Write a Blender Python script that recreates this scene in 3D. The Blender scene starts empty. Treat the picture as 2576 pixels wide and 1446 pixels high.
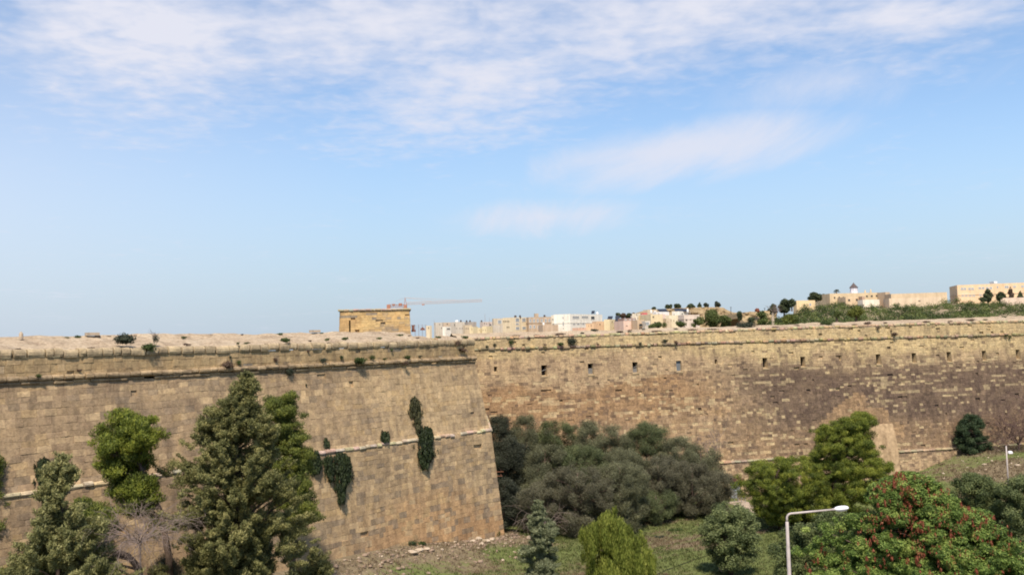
import bpy, math, random
import numpy as np
from mathutils import Vector, noise as mnoise
random.seed(11); RNG = np.random.default_rng(11)
C = bpy.context.scene.collection
SC = bpy.context.scene

# ------------------------------------------------------------------ camera
# Measurements were read off the photograph enlarged to 2576 x 1446; at() turns such a reading and a distance into a place.
FPX = 2264.0
CAM = Vector((0, 0, 20.0))
PITCH = math.atan(133 / FPX); ROLL = 0.026
FW = Vector((0, math.cos(PITCH), math.sin(PITCH)))
_r0 = Vector((1, 0, 0)); _u0 = Vector((0, -math.sin(PITCH), math.cos(PITCH)))
CR = _r0 * math.cos(ROLL) - _u0 * math.sin(ROLL)
CU = _u0 * math.cos(ROLL) + _r0 * math.sin(ROLL)
cam_d = bpy.data.cameras.new('camera'); cam = bpy.data.objects.new('camera', cam_d); C.objects.link(cam)
from mathutils import Matrix
m3 = Matrix((CR, CU, -FW)).transposed()
cam.matrix_world = Matrix.Translation(CAM) @ m3.to_4x4()
cam_d.sensor_width = 36.0; cam_d.lens = 36.0 * FPX / 2576.0
cam_d.clip_end = 6000; cam_d.clip_start = 0.5
SC.camera = cam

def ray(vx, vy):
    return FW + CR * ((vx - 1288) / FPX) + CU * ((723 - vy) / FPX)
def at(vx, vy, Y):
    d = ray(vx, vy)
    return CAM + d * (Y / d.y)
def hit(vx, vy, p, n):
    d = ray(vx, vy)
    return CAM + d * ((p - CAM).dot(n) / d.dot(n))
def proj(p):
    d = p - CAM
    w = d.dot(FW)
    return 1288 + FPX * d.dot(CR) / w, 723 - FPX * d.dot(CU) / w

# ------------------------------------------------------------------ objects
def tag(o, label=None, cat=None, group=None, kind=None):
    if label: o['label'] = label
    if cat: o['category'] = cat
    if group: o['group'] = group
    if kind: o['kind'] = kind
    return o
def empty(name, loc, label, cat, group=None):
    o = bpy.data.objects.new(name, None); C.objects.link(o)
    o.location = loc; o.empty_display_size = 0.3
    return tag(o, label, cat, group)
def copy_tree(o, loc, rz=0.0, sc=1.0, label=None, group=None):
    r = o.copy(); C.objects.link(r); r.location = loc; r.rotation_euler = (0, 0, rz)
    r.scale = (sc, sc, sc) if not isinstance(sc, (tuple, list)) else sc
    if label: r['label'] = label
    if group: r['group'] = group
    for ch in list(o.children):
        c = ch.copy(); C.objects.link(c); c.parent = r
        for g in list(ch.children):
            k = g.copy(); C.objects.link(k); k.parent = c
    return r

class MB:
    """collects vertices and faces; build() links them as one mesh object. Vertices are world points; a parent's location is subtracted."""
    def __init__(s): s.v = []; s.f = []; s.c = []
    def add(s, vs, fs, col=None):
        b = len(s.v); s.v.extend([tuple(v) for v in vs]); s.f.extend([tuple(i + b for i in f) for f in fs])
        if col is not None: s.c.extend([col] * len(vs))
    def box(s, o, ax, ay, az, col=None):
        o = Vector(o); ax = Vector(ax); ay = Vector(ay); az = Vector(az)
        vs = [o, o + ax, o + ax + ay, o + ay, o + az, o + ax + az, o + ax + ay + az, o + ay + az]
        s.add(vs, [(0, 3, 2, 1), (4, 5, 6, 7), (0, 1, 5, 4), (1, 2, 6, 5), (2, 3, 7, 6), (3, 0, 4, 7)], col)
    def cbox(s, c, x, y, z, rz=0.0, col=None):
        ca, sa = math.cos(rz), math.sin(rz)
        ax = Vector((ca, sa, 0)) * x; ay = Vector((-sa, ca, 0)) * y; az = Vector((0, 0, z))
        s.box(Vector(c) - ax / 2 - ay / 2 - az / 2, ax, ay, az, col)
    def tube(s, pts, rads, n=6, col=None, cap=True):
        pts = [Vector(p) for p in pts]; vs = []; k = len(pts)
        for i, p in enumerate(pts):
            t = (pts[min(i + 1, k - 1)] - pts[max(i - 1, 0)])
            if t.length < 1e-6: t = Vector((0, 0, 1))
            t.normalize()
            a = t.cross(Vector((0.31, 0.95, 0.05)))
            if a.length < 1e-3: a = t.cross(Vector((1, 0, 0)))
            a.normalize(); b = t.cross(a)
            for j in range(n):
                w = 2 * math.pi * j / n
                vs.append(p + (a * math.cos(w) + b * math.sin(w)) * rads[i])
        fs = []
        for i in range(k - 1):
            for j in range(n):
                fs.append((i * n + j, i * n + (j + 1) % n, (i + 1) * n + (j + 1) % n, (i + 1) * n + j))
        if cap:
            fs.append(tuple(reversed(range(n)))); fs.append(tuple(range((k - 1) * n, k * n)))
        s.add(vs, fs, col)
    def build(s, name, mat, parent=None, smooth=False, origin=None):
        off = Vector(parent_loc(parent)) if parent else (Vector(origin) if origin is not None else Vector((0, 0, 0)))
        me = bpy.data.meshes.new(name)
        me.from_pydata([(v[0] - off.x, v[1] - off.y, v[2] - off.z) for v in s.v], [], s.f)
        if s.c and len(s.c) == len(s.v):
            at_ = me.attributes.new('col', 'FLOAT_COLOR', 'POINT')
            arr = np.ones((len(s.v), 4), dtype=np.float32); arr[:, :3] = np.array(s.c, dtype=np.float32)
            at_.data.foreach_set('color', arr.ravel())
        if smooth: me.polygons.foreach_set('use_smooth', [True] * len(me.polygons))
        me.materials.append(mat); me.update()
        o = bpy.data.objects.new(name, me); C.objects.link(o)
        if parent: o.parent = parent
        elif origin is not None: o.location = off
        return o
def parent_loc(o):
    p = Vector(o.location); q = o.parent
    while q: p += Vector(q.location); q = q.parent
    return p

# ------------------------------------------------------------------ materials
def new_mat(name):
    m = bpy.data.materials.new(name); m.use_nodes = True
    nt = m.node_tree; nt.nodes.clear()
    out = nt.nodes.new('ShaderNodeOutputMaterial'); b = nt.nodes.new('ShaderNodeBsdfPrincipled')
    nt.links.new(b.outputs[0], out.inputs[0])
    b.inputs['Specular IOR Level'].default_value = 0.25
    return m, nt, b, out
def N(nt, t, **kw):
    n = nt.nodes.new('ShaderNode' + t)
    for k, v in kw.items(): setattr(n, k, v)
    return n
def rgba(c): return (c[0], c[1], c[2], 1.0)
def noise_node(nt, scale, detail=5, rough=0.6, vec=None, stretch=None):
    n = N(nt, 'TexNoise'); n.inputs['Scale'].default_value = scale; n.inputs['Detail'].default_value = detail; n.inputs['Roughness'].default_value = rough
    if vec is None:
        vec = N(nt, 'TexCoord').outputs['Object']
    if stretch:
        mp = N(nt, 'Mapping'); mp.inputs['Scale'].default_value = stretch
        nt.links.new(vec, mp.inputs['Vector']); vec = mp.outputs[0]
    nt.links.new(vec, n.inputs['Vector'])
    return n.outputs['Fac']
def ramp(nt, fac, stops):
    r = N(nt, 'ValToRGB'); e = r.color_ramp.elements
    e[0].position, e[0].color = stops[0][0], rgba(stops[0][1])
    e[1].position, e[1].color = stops[-1][0], rgba(stops[-1][1])
    for p, c in stops[1:-1]:
        x = e.new(p); x.color = rgba(c)
    nt.links.new(fac, r.inputs[0])
    return r.outputs[0]
def mixc(nt, mode, fac, a, b):
    n = N(nt, 'MixRGB', blend_type=mode)
    for i, x in enumerate((fac, a, b)):
        if isinstance(x, (int, float)): n.inputs[i].default_value = x
        elif isinstance(x, (tuple, list)): n.inputs[i].default_value = rgba(x)
        else: nt.links.new(x, n.inputs[i])
    return n.outputs[0]
def g3(x): return (x, x, x)
def bump(nt, b, fac, strength=0.5, dist=0.05):
    n = N(nt, 'Bump'); n.inputs['Strength'].default_value = strength; n.inputs['Distance'].default_value = dist
    nt.links.new(fac, n.inputs['Height']); nt.links.new(n.outputs[0], b.inputs['Normal'])

def mat_stone(name, amp=0.35, streak=0.3, speck=0.0):
    """block-by-block colour from the mesh, mottled and streaked by noise"""
    m, nt, b, out = new_mat(name)
    a = N(nt, 'Attribute', attribute_name='col').outputs['Color']
    n1 = noise_node(nt, 2.3, 6, 0.7); n2 = noise_node(nt, 9.0, 4, 0.7)
    n3 = noise_node(nt, 1.0, 4, 0.6, stretch=(1.6, 1.6, 0.16))
    c = mixc(nt, 'MULTIPLY', 1.0, a, ramp(nt, n1, [(0.3, g3(1 - amp)), (0.7, g3(1 + amp * 0.55))]))
    c = mixc(nt, 'MULTIPLY', 1.0, c, ramp(nt, n2, [(0.25, g3(1 - amp * 0.9)), (0.75, g3(1 + amp * 0.5))]))
    c = mixc(nt, 'MULTIPLY', 1.0, c, ramp(nt, n3, [(0.3, (1 - streak, 1 - streak, 1 - streak * 0.9)), (0.55, g3(1.0)), (0.8, (1.08, 1.06, 1.03))]))
    n4 = noise_node(nt, 0.7, 5, 0.72)
    c = mixc(nt, 'MULTIPLY', 1.0, c, ramp(nt, n4, [(0.32, (0.80, 0.78, 0.80)), (0.5, g3(1.0)), (0.68, (1.12, 1.10, 1.04))]))
    if speck:
        n5 = noise_node(nt, 5.5, 3, 0.6, stretch=(1.0, 1.0, 1.5))
        c = mixc(nt, 'MULTIPLY', speck, c, ramp(nt, n5, [(0.40, g3(0.62)), (0.50, g3(1.0)), (0.62, (1.30, 1.28, 1.22))]))
    nt.links.new(c, b.inputs['Base Color']); b.inputs['Roughness'].default_value = 0.95
    b.inputs['Specular IOR Level'].default_value = 0.1
    bump(nt, b, n2, 0.6, 0.05)
    return m
def mat_plain(name, col, rough=0.6, amp=0.12, scale=1.5, metal=0.0, streak=0.0, spec=0.25):
    m, nt, b, out = new_mat(name)
    n1 = noise_node(nt, scale, 6, 0.65)
    c = mixc(nt, 'MULTIPLY', 1.0, col, ramp(nt, n1, [(0.3, g3(1 - amp)), (0.7, g3(1 + amp))]))
    if streak:
        n3 = noise_node(nt, 0.8, 4, 0.6, stretch=(1.2, 1.2, 0.12))
        c = mixc(nt, 'MULTIPLY', 1.0, c, ramp(nt, n3, [(0.32, (1 - streak, 1 - streak * 1.05, 1 - streak * 1.1)), (0.6, g3(1.0))]))
    nt.links.new(c, b.inputs['Base Color']); b.inputs['Roughness'].default_value = rough; b.inputs['Metallic'].default_value = metal
    b.inputs['Specular IOR Level'].default_value = spec
    return m
def mat_leaf(name, dark, mid, light, trans=0.25, rough=0.55):
    m, nt, b, out = new_mat(name)
    a = N(nt, 'Attribute', attribute_name='tint').outputs['Fac']
    c = ramp(nt, a, [(0.0, dark), (0.5, mid), (1.0, light)])
    nt.links.new(c, b.inputs['Base Color']); b.inputs['Roughness'].default_value = rough
    b.inputs['Specular IOR Level'].default_value = 0.2
    t = N(nt, 'BsdfTranslucent'); nt.links.new(c, t.inputs['Color'])
    mx = N(nt, 'MixShader'); mx.inputs[0].default_value = trans
    nt.links.new(b.outputs[0], mx.inputs[1]); nt.links.new(t.outputs[0], mx.inputs[2]); nt.links.new(mx.outputs[0], out.inputs[0])
    return m
M = {}
def fbm(x, y, z=0.0, o=4): return mnoise.fractal(Vector((x, y, z)), 1.0, 2.0, o)   # about -1..1
def mixv(a, b, t):
    t = max(0.0, min(1.0, t)); return tuple(a[i] + (b[i] - a[i]) * t for i in range(3))
def sst(a, b, x):
    t = max(0.0, min(1.0, (x - a) / (b - a))); return t * t * (3 - 2 * t)
def lerp_rows(rows, k, x):
    if x <= rows[0][k]: return rows[0]
    for a, b in zip(rows, rows[1:]):
        if x <= b[k]:
            t = (x - a[k]) / (b[k] - a[k] + 1e-9)
            return tuple(p + (q - p) * t for p, q in zip(a, b))
    return rows[-1]

# ------------------------------------------------------------------ light and sky
SUN_H = Vector((-0.03, -1.0)).normalized(); SUN_EL = math.radians(55)
sun_dir = Vector((SUN_H.x * math.cos(SUN_EL), SUN_H.y * math.cos(SUN_EL), math.sin(SUN_EL)))
sd = bpy.data.lights.new('sun', 'SUN'); sd.energy = 4.3; sd.angle = math.radians(4.0); sd.color = (1.0, 0.89, 0.74)
so = bpy.data.objects.new('sun', sd); C.objects.link(so)
so.rotation_euler = sun_dir.to_track_quat('Z', 'Y').to_euler(); so.location = (-60, -80, 120)

def build_world():
    w = bpy.data.worlds.new('World'); SC.world = w; w.use_nodes = True
    nt = w.node_tree; nt.nodes.clear()
    out = N(nt, 'OutputWorld'); bg = N(nt, 'Background'); nt.links.new(bg.outputs[0], out.inputs[0])
    bg.inputs['Strength'].default_value = 0.12
    sky = N(nt, 'TexSky', sky_type='NISHITA'); sky.sun_disc = False
    sky.sun_elevation = SUN_EL; sky.sun_rotation = math.atan2(SUN_H.x, SUN_H.y)
    sky.air_density = 1.0; sky.dust_density = 0.4; sky.ozone_density = 2.0; sky.altitude = 50
    tc = N(nt, 'TexCoord').outputs['Generated']
    sp = N(nt, 'SeparateXYZ'); nt.links.new(tc, sp.inputs[0])
    def mth(op, a, b=None, c=None, clamp=False):
        n = N(nt, 'Math', operation=op); n.use_clamp = clamp
        for i, x in enumerate((a, b, c)):
            if x is None: continue
            if isinstance(x, (int, float)): n.inputs[i].default_value = x
            else: nt.links.new(x, n.inputs[i])
        return n.outputs[0]
    X, Y, Z = sp.outputs[0], sp.outputs[1], sp.outputs[2]
    zz = mth('ADD', mth('MAXIMUM', Z, 0.0), 0.06)
    yy = mth('MAXIMUM', mth('ABSOLUTE', Y), 0.15)
    a = mth('DIVIDE', X, yy); e = mth('DIVIDE', Z, yy)          # azimuth and height of the direction as slopes
    cv = N(nt, 'CombineXYZ'); nt.links.new(mth('DIVIDE', X, zz), cv.inputs[0]); nt.links.new(mth('DIVIDE', Y, zz), cv.inputs[1])
    plane = cv.outputs[0]                                        # a flat cloud deck seen in perspective
    def nz(scale, detail, rough, stretch=None, dist=0.0):
        n = N(nt, 'TexNoise'); n.inputs['Scale'].default_value = scale; n.inputs['Detail'].default_value = detail
        n.inputs['Roughness'].default_value = rough; n.inputs['Distortion'].default_value = dist
        v = plane
        if stretch:
            mp = N(nt, 'Mapping'); mp.inputs['Scale'].default_value = stretch[:3]; mp.inputs['Rotation'].default_value = (0, 0, stretch[3])
            nt.links.new(v, mp.inputs['Vector']); v = mp.outputs[0]
        nt.links.new(v, n.inputs['Vector']); return n.outputs['Fac']
    def blob(vx, vy, rx, ry, rot):
        """soft ellipse in direction space"""
        a0 = (vx - 1288) / FPX; e0 = (856 - 0.026 * (vx - 1288) - vy) / FPX
        da = mth('SUBTRACT', a, a0); de = mth('SUBTRACT', e, e0)
        c_, s_ = math.cos(rot), math.sin(rot)
        p = mth('DIVIDE', mth('ADD', mth('MULTIPLY', da, c_), mth('MULTIPLY', de, s_)), rx / FPX)
        q = mth('DIVIDE', mth('SUBTRACT', mth('MULTIPLY', de, c_), mth('MULTIPLY', da, s_)), ry / FPX)
        r2 = mth('ADD', mth('MULTIPLY', p, p), mth('MULTIPLY', q, q))
        return mth('SUBTRACT', 1.0, mth('SQRT', r2), clamp=True)
    def mx(*l):
        r = l[0]
        for x in l[1:]: r = mth('MAXIMUM', r, x)
        return r
    def sm(x, lo, hi):
        n = N(nt, 'MapRange', interpolation_type='SMOOTHSTEP'); n.inputs[1].default_value = lo; n.inputs[2].default_value = hi
        nt.links.new(x, n.inputs[0]); return n.outputs[0]
    big = nz(1.1, 4, 0.5); rip = nz(7.5, 4, 0.5, dist=0.4); fine = nz(22.0, 3, 0.5)
    streak = nz(2.2, 6, 0.62, (1.0, 0.25, 1.0, 0.35), 0.6)
    m1 = mx(blob(1000, 40, 1050, 330, 0.0), blob(1800, 0, 1250, 300, 0.08), blob(1180, 180, 640, 270, 0.10), blob(430, 60, 620, 330, -0.10), blob(2300, 30, 600, 110, 0.03))
    d1 = mth('ADD', mth('MULTIPLY', m1, 1.25), mth('ADD', mth('MULTIPLY', mth('SUBTRACT', rip, 0.5), 1.25), mth('ADD', mth('MULTIPLY', mth('SUBTRACT', big, 0.5), 1.5), mth('MULTIPLY', mth('SUBTRACT', fine, 0.5), 0.5))))
    c1 = mth('MULTIPLY', sm(d1, 0.08, 1.5), 0.95)
    m2 = mx(blob(1740, 375, 560, 110, 0.15), mth('MULTIPLY', blob(1380, 545, 420, 70, 0.0), 0.7), mth('MULTIPLY', blob(2150, 200, 600, 120, 0.1), 0.45))
    d2 = mth('ADD', mth('MULTIPLY', m2, 1.25), mth('MULTIPLY', mth('SUBTRACT', streak, 0.5), 1.7))
    c2 = mth('MULTIPLY', mth('MULTIPLY', sm(d2, 0.10, 1.1), 0.8), sm(m2, 0.0, 0.25))
    veil = mth('MULTIPLY', mx(blob(-150, 500, 1100, 700, 0.0), mth('MULTIPLY', blob(0, 100, 600, 300, 0.0), 0.4)), 0.42)
    veil = mth('ADD', veil, 0.07)
    cl = mth('ADD', mth('MAXIMUM', c1, c2), veil, clamp=True)
    hsv = N(nt, 'HueSaturation'); hsv.inputs['Saturation'].default_value = 1.08; hsv.inputs['Value'].default_value = 1.0
    nt.links.new(sky.outputs[0], hsv.inputs['Color'])
    low = sm(e, 0.30, -0.01)                                     # hazy air near the horizon
    base = mixc(nt, 'MIX', mth('MULTIPLY', low, 0.9), hsv.outputs[0], (2.34, 3.03, 3.86))
    col = mixc(nt, 'MIX', cl, base, (4.45, 4.55, 5.15))
    nt.links.new(col, bg.inputs[0])
build_world()
SC.view_settings.view_transform = 'Standard'; SC.view_settings.look = 'None'; SC.view_settings.exposure = 0.54; SC.view_settings.gamma = 1.0
SC.cycles.max_bounces = 6; SC.cycles.diffuse_bounces = 4; SC.cycles.transmission_bounces = 4; SC.cycles.transparent_max_bounces = 4; SC.cycles.caustics_reflective = False; SC.cycles.caustics_refractive = False
SC.cycles.filter_width = 1.9
try: SC.cycles.use_denoising = True
except Exception: pass
# ================================================================== the walls
M['stone'] = mat_stone('limestone_blocks', 0.30, 0.32, 0.25)
M['stone_far'] = mat_stone('weathered_limestone', 0.30, 0.30, 0.5)

class Wall:
    def __init__(s, p0, d, n, off):
        s.p0 = Vector((p0[0], p0[1], 0)); s.d = Vector((d[0], d[1], 0)).normalized(); s.n = Vector((n[0], n[1], 0)).normalized(); s.off = off
    def pt(s, u, z, out=0.0):
        q = s.p0 + s.d * u + s.n * out; return Vector((q.x, q.y, z))
    def face(s, u, z, extra=0.0): return s.pt(u, z, s.off(z) + extra)
    def find(s, vx, vy):
        """(u, z) of the spot on the face that a reading points at"""
        o = 0.0
        for _ in range(5):
            p = hit(vx, vy, s.p0 + s.n * o, s.n); o = s.off(p.z)
        return (p - s.p0).dot(s.d), p.z

def interp(tab):
    def f(z):
        if z <= tab[0][0]: return tab[0][1]
        for (a, x), (b, y) in zip(tab, tab[1:]):
            if z <= b: return x + (y - x) * (z - a) / (b - a + 1e-9)
        return tab[-1][1]
    return f

def courses(zs, h0, h1):
    """course boundaries: between the given fixed heights, courses of about h0..h1"""
    out = [zs[0]]
    for a, b in zip(zs, zs[1:]):
        n = max(1, round((b - a) / ((h0 + h1) / 2)))
        w = [random.uniform(h0, h1) for _ in range(n)]; k = (b - a) / sum(w); z = a
        for x in w[:-1]:
            z += x * k; out.append(z)
        out.append(b)
    return out

def block_wall(mb, W, zs, u0f, u1f, wmin, wmax, colf, holes=(), joint=0.018, depth=0.05, rough=0.03, pits=0.03, warp=0.0):
    wz = lambda u, z: z + (warp * fbm(u * 0.22, z * 0.35, 6.0, 3) if warp else 0.0)
    for z0, z1 in zip(zs, zs[1:]):
        zm = (z0 + z1) / 2; u = u0f(zm); ue = u1f(zm)
        hs = sorted([h for h in holes if h[2] < zm < h[3]])
        hi = 0; first = True
        h = z1 - z0
        wl = random.uniform(0.9, 1.12)
        while u < ue - 0.02:
            w = random.uniform(wmin, wmax) * wl * (1.6 if first and random.random() < 0.5 else 1.0); first = False
            v = min(u + w, ue)
            if ue - v < wmin * 0.5: v = ue
            if hi < len(hs):
                if v > hs[hi][0] - 0.12:
                    v = hs[hi][0]
                if u >= hs[hi][0] - 0.01:
                    u = hs[hi][1]; hi += 1; continue
            col, rec = colf((u + v) / 2, zm)
            f = random.gauss(0, rough * 0.5) + rec
            if random.random() < pits: f -= random.uniform(0.06, 0.2)
            j = joint * random.uniform(0.5, 1.6)
            a, b, c, e = (u, z0), (v, z0), (v, z1), (u, z1)
            jj = lambda: random.uniform(0.4, 1.7) * j
            q = [(u + jj(), z0 + jj()), (v - jj(), z0 + jj()), (v - jj(), z1 - jj()), (u + jj(), z1 - jj())]
            tl = [random.gauss(0, 0.008) for _ in range(4)]
            o8 = [W.face(x, wz(x, y), -depth) for x, y in (a, b, c, e)] + [W.face(x, wz(x, y), f + t) for (x, y), t in zip(q, tl)]
            flip = W.d.cross(Vector((0, 0, 1))).dot(W.n) < 0
            fs = [(4, 5, 6, 7), (0, 1, 5, 4), (1, 2, 6, 5), (2, 3, 7, 6), (3, 0, 4, 7)]
            if flip: fs = [tuple(reversed(x)) for x in fs]
            b0 = len(mb.v)
            mb.v.extend(tuple(p) for p in o8)
            cj = tuple(k * 0.88 for k in col)
            mb.c.extend([cj] * 4 + [col] * 4)
            mb.f.extend(tuple(i + b0 for i in x) for x in fs)
            u = v

def profile_blocks(mb, W, u0, u1, prof, wmin, wmax, colf, gap=0.02, jz=0.02, jo=0.02, zf=None, miss=0.0):
    """stones of one profile (out, height) laid in a row"""
    u = u0; k = len(prof)
    flip = W.d.cross(Vector((0, 0, 1))).dot(W.n) > 0
    while u < u1:
        v = min(u + random.uniform(wmin, wmax), u1)
        if random.random() > miss:
            dz = random.gauss(0, jz); do = random.gauss(0, jo); g = gap * random.uniform(0.4, 1.8)
            col = colf((u + v) / 2, prof[k // 2][1])
            if isinstance(col[0], tuple): col = col[0]
            vs = []
            mid = min(0.12, (v - u) * 0.25)
            for uu, sh in ((u + g, 0.028), (u + g + mid * 0.6, 0.0), (v - g - mid * 0.6, 0.0), (v - g, 0.028)):
                zc = sum(p[1] for p in prof) / k; oc = sum(p[0] for p in prof) / k
                zz = zf(uu) if zf else 0.0
                for o, z in prof:
                    oo = o + do + (random.gauss(0, 0.012)); z2 = z + dz + random.gauss(0, 0.01)
                    vs.append(W.pt(uu, z2 + (zc - z) * sh * 2 + zz, oo + (oc - oo) * sh * 2))
            fs = []
            for r in range(3):
                for i in range(k):
                    q = (r * k + i, r * k + (i + 1) % k, (r + 1) * k + (i + 1) % k, (r + 1) * k + i)
                    fs.append(q if not flip else tuple(reversed(q)))
            e0 = tuple(reversed(range(k))); e1 = tuple(range(3 * k, 4 * k))
            fs += [e0, e1] if not flip else [tuple(reversed(e0)), tuple(reversed(e1))]
            mb.add(vs, fs, col)
        u = v

# ---- bastion (near wall)
BD = (-0.66, -0.751); BN = (0.751, -0.66)
b_off = interp([(-1.0, 2.72), (11.25, 1.45), (11.34, 1.28), (17.95, 0.0), (21, -0.03)])
BW = Wall((-3.9, 90.0), BD, BN, b_off)
FWL = Wall((-3.9, 90.0), (-0.06, 0.998), (0.998, 0.06), b_off)

def bastion_col(u, z):
    p = BW.face(u, z); r = random.random()
    n1 = fbm(p.x * 0.12 + 3, p.z * 0.16, 1.7); n2 = fbm(p.x * 0.5, p.z * 0.6, 7.0, 3); n3 = fbm(u * 0.25, z * 1.3, 4.4, 3)
    tan = (0.47, 0.350, 0.220); brown = (0.365, 0.265, 0.172); grey = (0.27, 0.212, 0.158); orange = (0.47, 0.285, 0.150); pale = (0.55, 0.41, 0.255)
    if z > 18.2:
        c = mixv((0.47, 0.35, 0.205), (0.385, 0.285, 0.170), 0.5 + n2)
        if r < 0.06: c = (0.30, 0.26, 0.21)
    elif z > 11.3:
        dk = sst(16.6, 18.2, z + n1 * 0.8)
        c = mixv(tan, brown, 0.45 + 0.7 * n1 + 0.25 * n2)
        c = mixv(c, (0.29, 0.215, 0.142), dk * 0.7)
        c = mixv(c, grey, 0.4 * sst(0.1, 0.6, n3))
    else:
        right = sst(26, 4, u)
        c = mixv(brown, tan, 0.25 + 0.5 * right + 0.6 * n1)
        low = sst(7.5, 2.5, z + n1 * 3) * (0.35 + 0.65 * right)
        c = mixv(c, orange, 0.75 * low)
        if r < 0.20: c = mixv(c, grey, 0.75)
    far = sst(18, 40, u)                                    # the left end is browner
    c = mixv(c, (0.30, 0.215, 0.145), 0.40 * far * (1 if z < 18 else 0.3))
    q = random.random()
    if q < 0.12: c = mixv(c, pale, 0.6)
    elif q < 0.12 + 0.22 * sst(-0.3, 0.4, n3 + n1): c = mixv(c, grey, random.uniform(0.25, 0.7))
    elif q < 0.29: c = mixv(c, (0.46, 0.33, 0.19), 0.7)
    k = random.uniform(0.90, 1.10); w_ = (0.985, 0.96, 0.90)
    return tuple(x * k * y for x, y in zip(c, w_)), 0.0

bast = empty('bastion_wall', (-3.9, 90.0, 0), 'near sloping limestone bastion wall with rounded cornice and a sharp battered corner beside the dark trees', 'fortress wall', None)
mb = MB()
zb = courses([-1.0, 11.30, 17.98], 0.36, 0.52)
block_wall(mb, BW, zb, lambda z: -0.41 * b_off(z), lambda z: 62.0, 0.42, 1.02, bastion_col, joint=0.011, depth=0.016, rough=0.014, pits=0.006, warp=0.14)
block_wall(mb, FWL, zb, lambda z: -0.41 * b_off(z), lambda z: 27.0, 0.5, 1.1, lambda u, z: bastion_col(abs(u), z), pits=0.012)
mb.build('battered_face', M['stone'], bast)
mb = MB()
zp = courses([18.25, 19.68], 0.40, 0.5)
block_wall(mb, BW, zp, lambda z: 0.0, lambda z: 62.0, 0.45, 0.95, bastion_col, pits=0.015, depth=0.03, joint=0.014, rough=0.02)
block_wall(mb, FWL, zp, lambda z: 0.0, lambda z: 27.0, 0.45, 0.95, lambda u, z: bastion_col(abs(u), z))
mb.build('parapet', M['stone'], bast)
def cap_col(u, z):
    k = random.uniform(0.82, 1.12); c = mixv((0.54, 0.42, 0.265), (0.42, 0.33, 0.21), random.random())
    return tuple(x * k for x in c)
mb = MB()
capprof = [(-0.6, 19.66), (0.07, 19.68), (0.12, 19.84), (0.11, 20.02), (0.04, 20.16), (-0.12, 20.22), (-0.6, 20.22)]
profile_blocks(mb, BW, 0.0, 62, capprof, 0.5, 1.15, cap_col, gap=0.04, jz=0.035, jo=0.035)
profile_blocks(mb, FWL, 0.15, 27, capprof, 0.5, 1.15, cap_col, gap=0.025)
mb.build('capstone_row', M['stone'], bast)
mb = MB()
cord = [(-0.1, 18.10)] + [(0.08 + 0.19 * math.cos(t), 18.34 + 0.19 * math.sin(t)) for t in [math.radians(x) for x in (-80, -50, -20, 10, 40, 70, 95)]] + [(-0.1, 18.50)]
fasc = [(-0.1, 17.90), (0.06, 17.93), (0.11, 18.0), (0.11, 18.13), (-0.1, 18.13)]
def cord_col(u, z):
    k = random.uniform(0.8, 1.12); c = mixv((0.43, 0.315, 0.19), (0.30, 0.225, 0.145), max(0, 0.4 + fbm(u * 0.3, 2.0) + random.uniform(-0.2, 0.2)))
    return tuple(x * k for x in c)
profile_blocks(mb, BW, -0.1, 62, cord, 0.5, 0.95, cord_col, gap=0.02, jz=0.02, jo=0.025, miss=0.004)
profile_blocks(mb, FWL, 0.0, 27, cord, 0.5, 0.95, cord_col, gap=0.02)
mb.build('cornice', M['stone'], bast, smooth=False)
mb = MB()
fc = lambda u, z: tuple(x * 0.95 for x in cord_col(u, z))
profile_blocks(mb, BW, -0.05, 62, fasc, 0.7, 1.4, fc, gap=0.015, jo=0.03, miss=0.04)
profile_blocks(mb, FWL, 0.0, 27, fasc, 0.7, 1.4, fc)
mb.build('cornice_fascia', M['stone'], bast)
mb = MB()
lip = [(1.2, 11.10), (1.52, 11.12), (1.56, 11.22), (1.50, 11.36), (1.2, 11.42)]
lc = lambda u, z: tuple(x * random.uniform(0.95, 1.2) for x in (0.52, 0.42, 0.295))
profile_blocks(mb, BW, -0.62, 62, lip, 0.5, 1.1, lc, gap=0.02, jz=0.035, jo=0.03, miss=0.03)
profile_blocks(mb, FWL, -0.6, 27, lip, 0.5, 1.1, lc)
mb.build('plinth_ledge', M['stone'], bast)

# ---- rubble-strewn top of the parapets
def mat_earth(name, c0, c1, c2, stones=True):
    m, nt, b, out = new_mat(name)
    n1 = noise_node(nt, 0.55, 6, 0.65); n2 = noise_node(nt, 4.5, 5, 0.7)
    c = ramp(nt, n1, [(0.3, c0), (0.5, c1), (0.7, c2)])
    c = mixc(nt, 'MULTIPLY', 1.0, c, ramp(nt, n2, [(0.28, (0.5, 0.47, 0.44)), (0.5, g3(1.0)), (0.75, g3(1.2))]))
    if stones:
        v = N(nt, 'TexVoronoi'); v.inputs['Scale'].default_value = 2.2
        nt.links.new(N(nt, 'TexCoord').outputs['Object'], v.inputs['Vector'])
        c = mixc(nt, 'MIX', ramp(nt, v.outputs['Distance'], [(0.10, g3(0.55)), (0.24, g3(0.0))]), c, (0.56, 0.45, 0.33))
    nt.links.new(c, b.inputs['Base Color']); b.inputs['Roughness'].default_value = 1.0; b.inputs['Specular IOR Level'].default_value = 0.05
    bump(nt, b, n2, 0.8, 0.12)
    return m
M['rubble_top'] = mat_earth('rubble_and_mortar', (0.27, 0.205, 0.145), (0.39, 0.305, 0.215), (0.45, 0.37, 0.27))
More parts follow.
